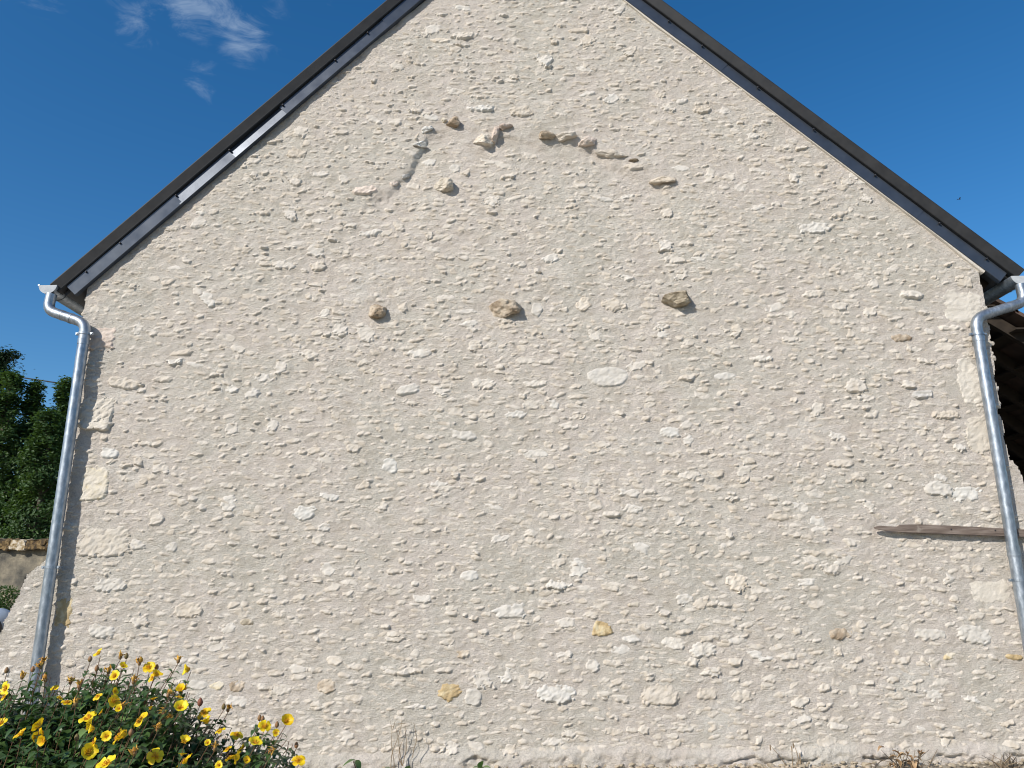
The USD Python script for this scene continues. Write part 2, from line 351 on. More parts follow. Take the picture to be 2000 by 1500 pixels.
HH = 0.020 * (meshkit.noise(P3 * 0.8, 1) - 0.5) + 0.013 * (meshkit.noise(P3 * np.array([3.2, 4.5, 1]), 2) - 0.5) \
    + 0.0075 * (meshkit.noise(P3 * np.array([10, 16, 1.0]), 3) - 0.5) + 0.0076 * (meshkit.noise(P3 * np.array([24, 38, 1.0]), 4) - 0.5) + 0.0066 * (meshkit.noise(P3 * np.array([44, 62, 1.0]), 14) - 0.5)
# the scar of an older roof line: the masonry under it lies back
scar = [(610, 500, 0), (690, 408, .012), (755, 368, .034), (797, 325, .042), (820, 292, .048), (834, 256, .044), (870, 246, .028), (905, 258, .026), (945, 276, .036), (985, 254, .036),
        (1040, 264, .034), (1100, 272, .036), (1150, 281, .040), (1190, 305, .044), (1240, 334, .036), (1290, 356, .03), (1340, 385, 0)]
sw = np.array([pix(a, b) for a, b, _ in scar]); sd = np.array([c for *_, c in scar])
ztop = np.interp(xs, sw[:, 0], sw[:, 2]) + 0.05 * (meshkit.noise(np.stack([xs * 9, xs * 0, xs * 0], -1), 9) - 0.5)
dep = np.interp(xs, sw[:, 0], sd, left=0, right=0)
below = ztop[None] - ZZ
rag = 0.08 * (meshkit.noise(P3 * 6.5, 10) - 0.5) + 0.07 * (meshkit.noise(P3 * np.array([15, 24, 1]), 12) - 0.5)
HH -= dep[None] * 0.9 * sst((below + rag) / 0.15) * (1 - sst((below - 0.10) / 0.95))
# mortar lip along the foot, with hollows under it
foot = 0.085 + 0.05 * (meshkit.noise(np.stack([xs * 1.7, xs * 0, xs * 0], -1), 21) - 0.5) + 0.02 * (meshkit.noise(np.stack([xs * 9, xs * 0, xs * 0], -1), 22) - 0.5)
HH += 0.05 * (1 - sst((ZZ - foot[None] + 0.02) / 0.09))
gap = sst((meshkit.noise(np.stack([XX * 3.1, XX * 0, XX * 0], -1), 23) - 0.56) / 0.16)
wig = 0.045 * (meshkit.noise(np.stack([XX * 8, XX * 0, XX * 0], -1), 25) - 0.5) + 0.03 * (meshkit.noise(P3 * 22, 26) - 0.5)
HH -= 0.05 * gap * np.exp(-((ZZ - foot[None] + 0.045 + wig) / (0.006 + 0.010 * gap)) ** 2)
HH += 0.05 * (meshkit.noise(P3 * 14, 24) - 0.4) * sst((foot[None] - 0.01 - ZZ) / 0.05) + 0.016 * (meshkit.noise(P3 * 34, 27) - 0.5) * sst((foot[None] + .05 - ZZ) / 0.05)

R = np.random.default_rng(11)
stones = []                        # x, z, w, h, tilt, proud, tone, roughness of outline
noted = [(1187, 736, 80, 38, 'white', .014), (838, 314, 27, 15, 'white', .010), (887, 328, 21, 17, 'white', .010), (1020, 218, 44, 22, 'cream', .016), (937, 213, 48, 14, 'white', .020),
         (1240, 325, 33, 13, 'cream', .014), (715, 372, 46, 17, 'pink', .026), (1200, 595, 50, 26, 'cream', .014), (1140, 596, 28, 24, 'tan', .012), (1048, 605, 22, 26, 'white', .010),
         (800, 760, 60, 18, 'white', .014), (945, 750, 46, 20, 'cream', .014), (1045, 750, 42, 12, 'cream', .014), (1415, 735, 38, 14, 'white', .010), (1440, 1140, 40, 32, 'tan', .018),
         (1240, 1180, 24, 8, 'umber', .010), (1175, 1228, 40, 28, 'ochre', .012), (1315, 1257, 46, 22, 'cream', .012), (1370, 1268, 44, 22, 'cream', .012), (998, 1193, 58, 24, 'white', .012),
         (918, 1125, 30, 20, 'white', .010), (593, 1003, 44, 28, 'white', .016), (1885, 965, 62, 26, 'white', .010), (1830, 955, 52, 22, 'white', .014), (1905, 1240, 68, 32, 'white', .018),
         (1815, 1238, 66, 22, 'white', .012), (1640, 1238, 46, 18, 'tan', .014), (882, 1352, 46, 28, 'ochre', .014), (924, 1362, 30, 28, 'white', .012), (483, 1215, 22, 12, 'umber', .010),
         (905, 1275, 24, 16, 'tan', .014), (655, 1290, 32, 16, 'tan', .010), (385, 1338, 42, 16, 'white', .010), (424, 1340, 26, 14, 'ochre', .010), (465, 1340, 34, 22, 'tan', .014),
         (637, 1340, 34, 22, 'tan', .012), (1752, 1274, 9, 12, 'umber', .008), (1855, 1280, 22, 12, 'ochre', .008), (1982, 1283, 30, 10, 'ochre', .014), (760, 910, 30, 28, 'white', .010),
         (1310, 845, 36, 20, 'white', .012), (1585, 445, 60, 20, 'white', .012), (1800, 770, 42, 16, 'grey', .022), (1780, 575, 42, 14, 'cream', .026), (1855, 641, 52, 13, 'cream', .014),
         (1850, 810, 52, 14, 'cream', .018), (240, 748, 64, 26, 'cream', .022), (215, 885, 32, 18, 'white', .016), (218, 1143, 56, 26, 'white', .014), (200, 1232, 46, 24, 'white', .012),
         (350, 690, 42, 12, 'cream', .016), (368, 1190, 50, 30, 'cream', .014), (1008, 810, 38, 14, 'white', .012), (1130, 775, 40, 10, 'cream', .016), (1290, 1355, 80, 36, 'cream', .016),
         (1085, 1355, 72, 30, 'white', .016), (1450, 1360, 50, 24, 'cream', .012), (1385, 1355, 42, 20, 'cream', .012), (905, 850, 46, 18, 'white', .014), (1485, 700, 44, 12, 'cream', .016),
         (620, 520, 30, 20, 'cream', .018), (1760, 660, 40, 14, 'tan', .014), (1640, 905, 44, 14, 'cream', .014), (320, 740, 40, 12, 'cream', .016), (1590, 575, 44, 14, 'cream', .016),
         (1520, 1010, 44, 14, 'cream', .015), (305, 1008, 34, 30, 'cream', .012), (268, 1065, 30, 20, 'white', .012), (336, 1068, 24, 18, 'white', .010), (580, 300, 36, 20, 'cream', .016),
         (1370, 215, 40, 14, 'cream', .018), (905, 70, 50, 14, 'cream', .018), (860, 80, 40, 12, 'tan', .014), (1130, 60, 40, 12, 'cream', .016), (720, 455, 46, 14, 'white', .014), (490, 770, 30, 16, 'white', .012)]
for px, py, w, h, tone, pr in noted:
    p = pix(px, py); sc = proj(p)[2] / FPX
    stones.append([p[0], p[2], w * sc, h * sc * 1.05, R.normal(0, 0.08), pr, tone, 0.40 if w < 70 or h > 38.5 else 0.36])
stones[0][-1] = 0.08
placed = np.array([[s[0], s[1], s[2] / 2, s[3] / 2] for s in stones])
quoins = [(201, 661, 50, 48, 'pink', .014), (189, 808, 70, 68, 'quoin', .032), (187, 946, 50, 62, 'ochre', .013), (203, 1058, 100, 54, 'quoin', .013), (125, 1196, 32, 48, 'ochre', .010),
          (1880, 598, 70, 62, 'quoin', .004), (1893, 745, 42, 88, 'quoin', .006), (1915, 848, 50, 70, 'quoin', .007), (1935, 1155, 74, 40, 'quoin', .004), (1955, 700, 0, 0, 'cream', 0)][:9]
rocks = [(868, 358, 42, 28, .115, 'umber', 0.1), (735, 606, 38, 32, .10, 'tan', 0.3), (985, 598, 66, 44, .135, 'tan', 0.0), (1324, 582, 60, 32, .15, 'umber', 0.15),
         (885, 238, 30, 24, .075, 'tan', .1), (945, 271, 44, 27, .085, 'tan', 0.0), (967, 264, 15, 42, .075, 'pink', -.25), (988, 246, 30, 13, .070, 'pink', .25), (1066, 263, 36, 17, .085, 'tan', .1),
         (1104, 263, 48, 18, .085, 'cream', .15), (1150, 272, 46, 23, .080, 'pink', .1), (1196, 297, 70, 20, .055, 'cream', -.05), (1295, 350, 54, 18, .055, 'tan', .0), (820, 280, 30, 12, .055, 'grey', -.1),
         (834, 252, 24, 13, .045, 'grey', .3), (866, 233, 12, 12, .040, 'ochre', .0), (790, 342, 22, 10, .030, 'grey', .4), (768, 358, 22, 10, .025, 'pink', .3), (1240, 312, 26, 7, .03, 'umber', .1)]
avoid = []
for lst in (quoins, rocks):
    for q in lst:
        p = pix(q[0], q[1]); sc = proj(p)[2] / FPX
        avoid.append([p[0], p[2], q[2] * sc / 2, q[3] * sc / 2])
avoid = np.array(avoid)


def verge_z(x):                    # underside of the verge on the wall
    return np.minimum(4.601 + .9946 * (x + 4.575), 4.763 + .9636 * (4.963 - x))


# coursed rubble: rows of chips of all sizes showing through the pointing
allb = np.vstack([placed, avoid])
row = 0.13
gen = []
while row < 8.9:
    x = -6.2 + R.random() * 0.2
    while x < 6.2:
        big = R.random()
        w = float(np.clip(R.lognormal(math.log(0.068), 0.44), 0.030, 0.175))
        h = float(np.clip(w * R.uniform(0.22, 0.50), 0.013, 0.085))
        if big < 0.05: h = float(np.clip(w * R.uniform(0.7, 1.0), 0.03, 0.14))
        gen.append([x + w / 2, row + R.normal(0, 0.014) + 0.03 * math.sin(x * 1.3 + row), w, h])
        x += w + R.exponential(0.030) + 0.006
    row += R.uniform(0.052, 0.072)
gen = np.array(gen)
keep = np.ones(len(gen), bool)
for b in allb:
    keep &= ~((np.abs(gen[:, 0] - b[0]) < gen[:, 2] / 2 + b[2] + 0.005) & (np.abs(gen[:, 1] - b[1]) < gen[:, 3] / 2 + b[3] + 0.005))
inside_scar = np.interp(gen[:, 0], xs, ztop) - gen[:, 1]
keep &= ~((inside_scar > -0.02) & (inside_scar < 0.16 + 0.1 * R.random(len(gen))) & (np.interp(gen[:, 0], xs, dep) > 0.025))
keep &= ~((gen[:, 1] > verge_z(gen[:, 0]) - 0.16) & (R.random(len(gen)) < 0.85))
keep &= gen[:, 1] > 0.12
gen = gen[keep]
for gxx, gzz, w, h in gen:
    stones.append([gxx, gzz, w, h, R.normal(0, 0.16), float(np.clip(R.lognormal(math.log(0.0082), 0.42), 0.0035, 0.020)), None, 0.60])

# the pointing swells a little round every stone
for x, z, w, h, *_ in stones:
    rx, rz = w * 0.7 + 0.014, h * 0.8 + 0.014
    i0, i1 = int((x - 2 * rx - X0) / DX), int((x + 2 * rx - X0) / DX) + 2
    j0, j1 = int((z - 2 * rz - Z0) / DX), int((z + 2 * rz - Z0) / DX) + 2
    i0, i1, j0, j1 = max(i0, 0), min(i1, nX), max(j0, 0), min(j1, nZ)
    if i0 < i1 and j0 < j1:
        HH[j0:j1, i0:i1] += 0.0045 * np.exp(-((XX[j0:j1, i0:i1] - x) / rx) ** 2 - ((ZZ[j0:j1, i0:i1] - z) / rz) ** 2)


def relief(x, z):
    return ndimage.map_coordinates(HH, [(np.asarray(z) - Z0) / DX, (np.asarray(x) - X0) / DX], order=1, mode='nearest')


def sheet(mask, depth, y0=0.0):
    """the relief's cells whose four corners are inside the mask, with their free edges turned back by depth"""
    cell = mask[:-1, :-1] & mask[1:, :-1] & mask[:-1, 1:] & mask[1:, 1:]
    jj, ic = np.nonzero(cell)
    a = jj * nX + ic
    F = np.stack([a, a + 1, a + nX + 1, a + nX], 1)
    used, inv = np.unique(F.ravel(), return_inverse=True)
    F = inv.reshape(-1, 4)
    V = np.stack([XX.ravel()[used], y0 - HH.ravel()[used], ZZ.ravel()[used]], 1)
    E = np.vstack([F[:, [0, 1]], F[:, [1, 2]], F[:, [2, 3]], F[:, [3, 0]]])
    key = np.sort(E, 1); k = key[:, 0].astype(np.int64) * len(V) + key[:, 1]
    _, idx, cnt = np.unique(k, return_index=True, return_counts=True)
    B = E[idx[cnt == 1]]
    bv, binv = np.unique(B.ravel(), return_inverse=True)
    back = V[bv].copy(); back[:, 1] = y0 + depth
    bb = binv.reshape(-1, 2) + len(V)
    S = np.stack([B[:, 1], B[:, 0], bb[:, 0], bb[:, 1]], 1)
    T = np.vstack([F, S])
    return np.vstack([V, back]), np.vstack([T[:, [0, 1, 2]], T[:, [0, 2, 3]]])


def patch(x, z, w, h, tilt, proud, irr, res=0.0085, seed=0, power=2.2, lump=0.5, grain=1.0):
    """a stone showing through the pointing: a lumpy sheet that comes out of the mortar along a torn outline, its lower edge the proudest"""
    hw, hh = w * 0.70 + 0.012, h * 0.78 + 0.012
    nu, nv = max(5, int(2 * hw / res)), max(5, int(2 * hh / res))
    U, W = np.meshgrid(np.linspace(-hw, hw, nu), np.linspace(-hh, hh, nv))
    ct, st = math.cos(tilt), math.sin(tilt)
    wx, wz = x + U * ct - W * st, z + U * st + W * ct
    q = np.stack([wx, wz, wx * 0 + seed * 0.731], -1)
    k = 0.10 / max(0.05, min(w, 0.2)) * grain
    n1 = meshkit.noise(q * np.array([11, 17, 1]) * k ** 0.5, 5) - 0.5
    n2 = meshkit.noise(q * np.array([26, 40, 1]), 6) - 0.5
    n3 = meshkit.noise(q * np.array([55, 80, 1]), 7) - 0.5
    r = (np.abs(2 * U / w) ** power + np.abs(2 * W / h) ** power) ** (1 / power)
    fld = 1 - r + irr * (1.7 * n1 + 1.7 * n2 + 1.1 * n3)
    rel = np.clip(2 * W / h, -1.2, 1.2)
    edge = np.clip(fld * (0.5 * min(w, h)) / 0.010, -1.6, 1)
    face = 0.72 - 0.58 * rel + lump * (1.1 * n1 + 1.7 * n2 + 1.5 * n3)
    off = np.where(edge > 0, edge ** 0.6 * proud * face, edge * 0.008)
    Y = -(relief(wx.ravel(), wz.ravel()).reshape(wx.shape) + off)
    dead = edge < -0.9
    cell = ~(dead[:-1, :-1] & dead[1:, :-1] & dead[:-1, 1:] & dead[1:, 1:])
    jj, ic = np.nonzero(cell); a = jj * nu + ic
    F = np.stack([a, a + 1, a + nu + 1, a + nu], 1)
    used, inv = np.unique(F.ravel(), return_inverse=True); F = inv.reshape(-1, 4)
    V = np.stack([wx.ravel(), Y.ravel(), wz.ravel()], 1)[used]
    return V, np.vstack([F[:, [0, 1, 2]], F[:, [0, 2, 3]]])


# ------------------------------------------------------------------ the barn
barn = thing('stone_barn', 'stone barn gable with pale pointed rubble, dark metal verges and zinc downpipes', 'barn', (0.2, 0, 0))
edge_pts = np.array([pix(*p)[[0, 2]] for p in [(1913, 522), (1916, 540), (1921, 562), (1925, 590), (1928, 630), (1935, 650), (1940, 700), (1943, 740), (1951, 757), (1953, 790), (1952, 796), (1957, 815), (1963, 855), (1965, 870), (1971, 896)]])
o = np.argsort(edge_pts[:, 1])
xr_edge = np.where(zs < edge_pts[:, 1].min() - 0.01, XR, np.interp(zs, edge_pts[o, 1], edge_pts[o, 0]))
xr_edge = xr_edge + np.where(zs > 2.72, 0.035 * (meshkit.noise(np.stack([zs * 11, zs * 0, zs * 0], -1), 31) - 0.5), 0)
xl_edge = XL + 0.012 * (meshkit.noise(np.stack([zs * 8, zs * 0, zs * 0], -1), 32) - 0.5)
wob = 0.02 * (meshkit.noise(np.stack([xs * 2.2, xs * 0, xs * 0], -1), 33) - 0.5)
wallmask = (XX > xl_edge[:, None]) & (XX < xr_edge[:, None]) & (ZZ < np.where(xs < APX, verge_z(xs) + 0.05, verge_z(xs) - 0.012 + 1.2 * wob)[None]) & (ZZ > -0.19)
obj('wall_render', sheet(wallmask, 0.12), MT['mortar'], barn, smooth=50)

inside = []
LW, RWW = [], []
left_poly = np.array([pix(*p)[[0, 2]] for p in [(104, 1084), (93, 1089), (75, 1104), (52, 1122), (48, 1132), (41, 1146), (39, 1158), (29, 1170), (27, 1178), (19, 1192), (16, 1203), (7, 1213), (8, 1225), (0, 1240), (-30, 1290), (-45, 1350), (-75, 1420), (-90, 1500)]])
right_poly = np.array([pix(*p)[[0, 2]] for p in [(1968, 902), (1980, 903), (1989, 912), (1997, 930), (2003, 955), (2025, 1010), (2050, 1090), (2100, 1200), (2130, 1320)]])
lo = np.argsort(left_poly[:, 1]); ro = np.argsort(right_poly[:, 1])
left_edge = np.interp(zs, left_poly[lo, 1], left_poly[lo, 0], right=99) + 0.02 * (meshkit.noise(np.stack([zs * 12, zs * 0, zs * 0], -1), 41) - 0.5)
right_edge = np.interp(zs, right_poly[ro, 1], right_poly[ro, 0], right=-99)
for i, s in enumerate(stones):
    x, z, w, h = s[:4]
    if XL + 0.56 * w < x < np.interp(z, zs, xr_edge) - 0.42 * w and z < verge_z(x) - 0.5 * h - 0.03 * (x < APX):
        inside.append(i)
    elif x < XL - w * 0.52 and z < left_poly[:, 1].max() and x - w / 2 > np.interp(z, zs, left_edge) + 0.02:
        LW.append(i)
    elif x > XR + w * 0.52 and z < right_poly[:, 1].max() and x + w / 2 < np.interp(z, zs, right_edge) - 0.02:
        RWW.append(i)


def in_view(x, z):
    px, py, _ = proj((x, 0, z)); return -10 < px < 2010 and -10 < py < 1510


order = sorted(inside, key=lambda i: -(stones[i][2] * stones[i][3] * (10 if stones[i][6] else 1)) if in_view(stones[i][0], stones[i][1]) else 0)
rest = MB()
for k, i in enumerate(order):
    x, z, w, h, t, pr, tone, irr = stones[i]
    if k < 298:
        V, F = patch(x, z, w, h, t, pr, irr * (0.8 if tone else 1), seed=i, power=2.4 if i else 2.0, lump=0.5 if i else 0.12)
        obj('stone', (V, F), MT[tone] if tone else MT['stone'], barn, smooth=40, label='large smooth pale oval stone' if i == 0 else None)
    else:
        V, F = patch(x, z, w, h, t, pr, irr, res=0.0088, seed=i)
        rest.add(V, F)
obj('small_stones', rest.get(), MT['stone_i'], barn, smooth=40, kind='stuff')
for k, (px, py, w, h, tone, pr) in enumerate(quoins):
    p = pix(px, py); sc = proj(p)[2] / FPX
    V, F = patch(p[0], p[2], w * sc, h * sc, 0, pr, 0.22, res=0.011, seed=900 + k, power=5.0, lump=0.5)
    V[:, 0] = np.clip(V[:, 0], XL - 0.004, None)
    obj('quoin', (V, F), MT[tone], barn, smooth=35)


def rock(px, py, w, h, pr, tilt, seed, base_y=0.0):
    """a stone end standing out of the wall, cut by a few rough planes"""
    rr = np.random.default_rng(seed)
    m = trimesh.creation.icosphere(4); v = m.vertices.copy()
    v = np.sign(v) * np.abs(v) ** 0.8
    for _ in range(11):
        n = rr.normal(size=3); n /= np.linalg.norm(n); d = rr.uniform(0.62, 0.86)
        v -= np.maximum(0, v @ n - d)[:, None] * n
    v += 0.16 * (meshkit.noise(v * 2.6 + seed, 7) - 0.5)[:, None] * v + 0.10 * (meshkit.noise(v * 6 + seed, 8) - 0.5)[:, None] * v
    v += 0.05 * (meshkit.noise(v * 14 + seed, 9) - 0.5)[:, None] * v
    p = pix(px, py); sc = proj(p)[2] / FPX
    v = v / np.abs(v).max(0)
    v *= np.array([w * sc / 2, pr, h * sc / 2])
    u_ = v / (np.linalg.norm(v, axis=1, keepdims=True) + 1e-9)
    v += u_ * (0.016 * (meshkit.noise(v * 22 + seed, 15) - 0.5) + 0.012 * (meshkit.noise(v * 48 + seed, 16) - 0.5) + 0.006 * (meshkit.noise(v * 105 + seed, 17) - 0.5))[:, None]
    c, s = math.cos(tilt), math.sin(tilt)
    x, z = v[:, 0] * c - v[:, 2] * s, v[:, 0] * s + v[:, 2] * c
    # what stands out is seen from below: set the root back along the line of sight
    q = pix(px, py, -pr * 0.45)
    y = -relief([q[0]], [q[2]])[0] + v[:, 1]
    return np.stack([q[0] + x, y, q[2] + z], 1), m.faces


for k, (px, py, w, h, pr, tone, tl) in enumerate(rocks):
    obj('projecting_stone', rock(px, py, w, h, pr, tl, 60 + k), MT[tone], barn, smooth=28)

# side and back walls, roof
obj('side_wall', box(XL + 0.012, XL + 0.45, 0.10, 12, -0.2, 4.52), MT['mortar'], barn)
obj('side_wall', box(XR - 0.48, XR - 0.03, 0.10, 12, -0.2, 4.62), MT['mortar'], barn)
obj('back_wall', box(XL + 0.02, XR - 0.04, 11.6, 12.01, -0.19, 4.4), MT['mortar'], barn)


def verge(side):
    """metal verge in lengths: a fascia against the wall and a darker cap above it"""
    if side < 0:
        a, b = pix(200, 530, -.06), pix(821, 0, -.06)
    else:
        a, b = pix(1906, 514, -.035), pix(1222, 0, -.035)
    d = (b - a) / np.linalg.norm(b - a); d[1] = 0; d /= np.linalg.norm(d)
    e = np.array([-d[2], 0, d[0]]) if side < 0 else np.array([d[2], 0, -d[0]])
    lowx = pix(143, 572, -.06) if side < 0 else pix(1955, 548, -.035)
    s0 = (lowx - a) @ d
    s1 = (APX - a[0]) / d[0]
    return a, d, e, s0, s1


verge_info = {}
for side in (-1, 1):
    a, d, e, s0, s1 = verge(side)
    verge_info[side] = (a, d, e, s0, s1)
    yf = -.06 if side < 0 else -.035
    # lengths of fascia; each lies at a slightly different tilt
    if side < 0:
        cuts = [s0] + [float((pix(px, py, yf) - a) @ d) for px, py in [(345, 385), (450, 298), (556, 212), (760, 45)]] + [s1]
        tilt = [0.12, 0.02, -0.09, 0.03, 0.09, 0.12]
        scr = [(165, 527), (235, 475), (342, 380), (448, 293), (555, 208), (657, 120), (718, 65)]
    else:
        cuts = [s0] + [float((pix(px, py, yf) - a) @ d) for px, py in [(1780, 430), (1600, 290), (1400, 140)]] + [s1]
        tilt = [0.0, 0.02, -0.02, 0.01]
        scr = [(1918, 516), (1825, 447), (1700, 353), (1580, 263), (1469, 183), (1363, 99), (1297, 51)]
    fas = []
    for i in range(len(cuts) - 1):
        t0, t1 = cuts[i] - (0.03 if i else 0), cuts[i + 1]
        lap = 0.0015 * (i % 2)
        tl = tilt[i]
        prof = [(0.004, yf + 0.055), (0.0, yf + 0.004), (0.003, yf - 0.002), (0.128, yf + 0.002 - 0.128 * tl), (0.131, yf + 0.05)]
        prof = [(pe, py - lap) for pe, py in prof]
        V = []
        for t in (t0, t1):
            for pe, py in prof:
                q = a + d * t + e * pe; V.append([q[0], py, q[2]])
        n = len(prof); j = np.arange(n - 1)
        F = np.stack([j, j + 1, j + n + 1, j + n], 1)
        F = np.vstack([F, [[0, n - 1, 2 * n - 1, n]]])
        mb = MB().add(V, F if side < 0 else F[:, ::-1])
        mb.add(V, [[0, 1, 2], [0, 2, 3], [0, 3, 4], [n, n + 1, n + 2], [n, n + 2, n + 3], [n, n + 3, n + 4]])
        fas.append((obj('verge_flashing', mb.get(), MT['flash'], barn), t0, t1))
    for px, py in scr:
        q = pix(px, py, yf - .004)
        t = (q - a) @ d
        par = next((f for f, t0, t1 in fas if t0 <= t <= t1), fas[0][0])
        sp = a + d * t + e * 0.108
        m = trimesh.creation.cylinder(0.011, 0.012, sections=8); T = trimesh.transformations.rotation_matrix(math.pi / 2, [1, 0, 0]); m.apply_transform(T)
        m2 = trimesh.creation.icosphere(1, 0.010); m2.apply_scale((1, 0.6, 1)); m2.apply_translation((0, -0.008, 0))
        m = trimesh.util.concatenate([m, m2]); m.apply_translation((sp[0], yf - 0.016, sp[2]))
        obj('screw', m, MT['screw'], par, smooth=30)
    # cap: leans out over the fascia and turns onto the roof
    prof = [(0.134, yf + 0.05), (0.134, yf - 0.028), (0.140, yf - 0.034), (0.150, yf - 0.036), (0.232, yf - 0.062), (0.243, yf - 0.058), (0.250, yf - 0.045), (0.254, yf + 0.02), (0.248, yf + 0.30), (0.236, yf + 0.30), (0.236, yf + 0.06)]
    V = []
    for t in (s0 - 0.10, s1 + 0.0):
        for pe, py in prof:
            q = a + d * t + e * pe; V.append([q[0], py, q[2]])
    n = len(prof); j = np.arange(n)
    F = np.stack([j, (j + 1) % n, (j + 1) % n + n, j + n], 1)
    mb = MB().add(V, F)
    fan = np.array([[0, k, k + 1] for k in range(1, n - 1)])
    mb.add(V, np.vstack([fan, fan[:, ::-1] + n]))
    obj('verge_cap', mb.get(), MT['cap'], barn, smooth=25)
    # roof covering and boarding behind the verge
    lo_, hi_ = a + d * (s0 - 0.08), a + d * s1
    V = []
    for q in (lo_, hi_):
        for pe in (0.10, 0.23):
            for yy in (yf + 0.06, 12.2):
                w_ = q + e * pe; V.append([w_[0], yy, w_[2]])
    F = [[0, 1, 3, 2], [4, 5, 7, 6], [0, 1, 5, 4], [2, 3, 7, 6], [0, 2, 6, 4], [1, 3, 7, 5]]
    obj('roof_slope', MB().add(V, F).get(), MT['roof'], barn)
    for yy in np.arange(0.25, 11, 0.6):
        q0, q1 = a + d * (s0 + 0.02) + e * 0.03, a + d * (s0 + 1.6) + e * 0.03
        obj('rafter', beam((q0[0], yy, q0[2]), (q1[0], yy, q1[2]), 0.08, 0.12), MT['darkwood'], barn)
# uneven mortar bed under the right verge
a, d, e, s0, s1 = verge_info[1]
ts = np.arange(s0 + 0.18, s1, 0.03); V = []
for t in ts:
    wv = meshkit.noise(np.array([t * 1.6, 0, 0]), 51); wf = meshkit.noise(np.array([t * 7, 2, 0]), 52)
    low = -0.004 - 0.055 * max(0, wv - 0.45) - 0.010 * wf
    for pe, py in ((0.02, 0.06), (0.012, -.022), (low * 0.35, -.030), (low, -.018 - 0.012 * wf), (low + 0.004, 0.06)):
        q = a + d * t + e * pe; V.append([q[0], py, q[2]])
n = 5; F = []
for i in range(len(ts) - 1):
    for j in range(n - 1): F.append([i * n + j, i * n + j + 1, (i + 1) * n + j + 1, (i + 1) * n + j])
obj('mortar_bed', MB().add(V, F).get(), MT['quoin'], barn, smooth=40)

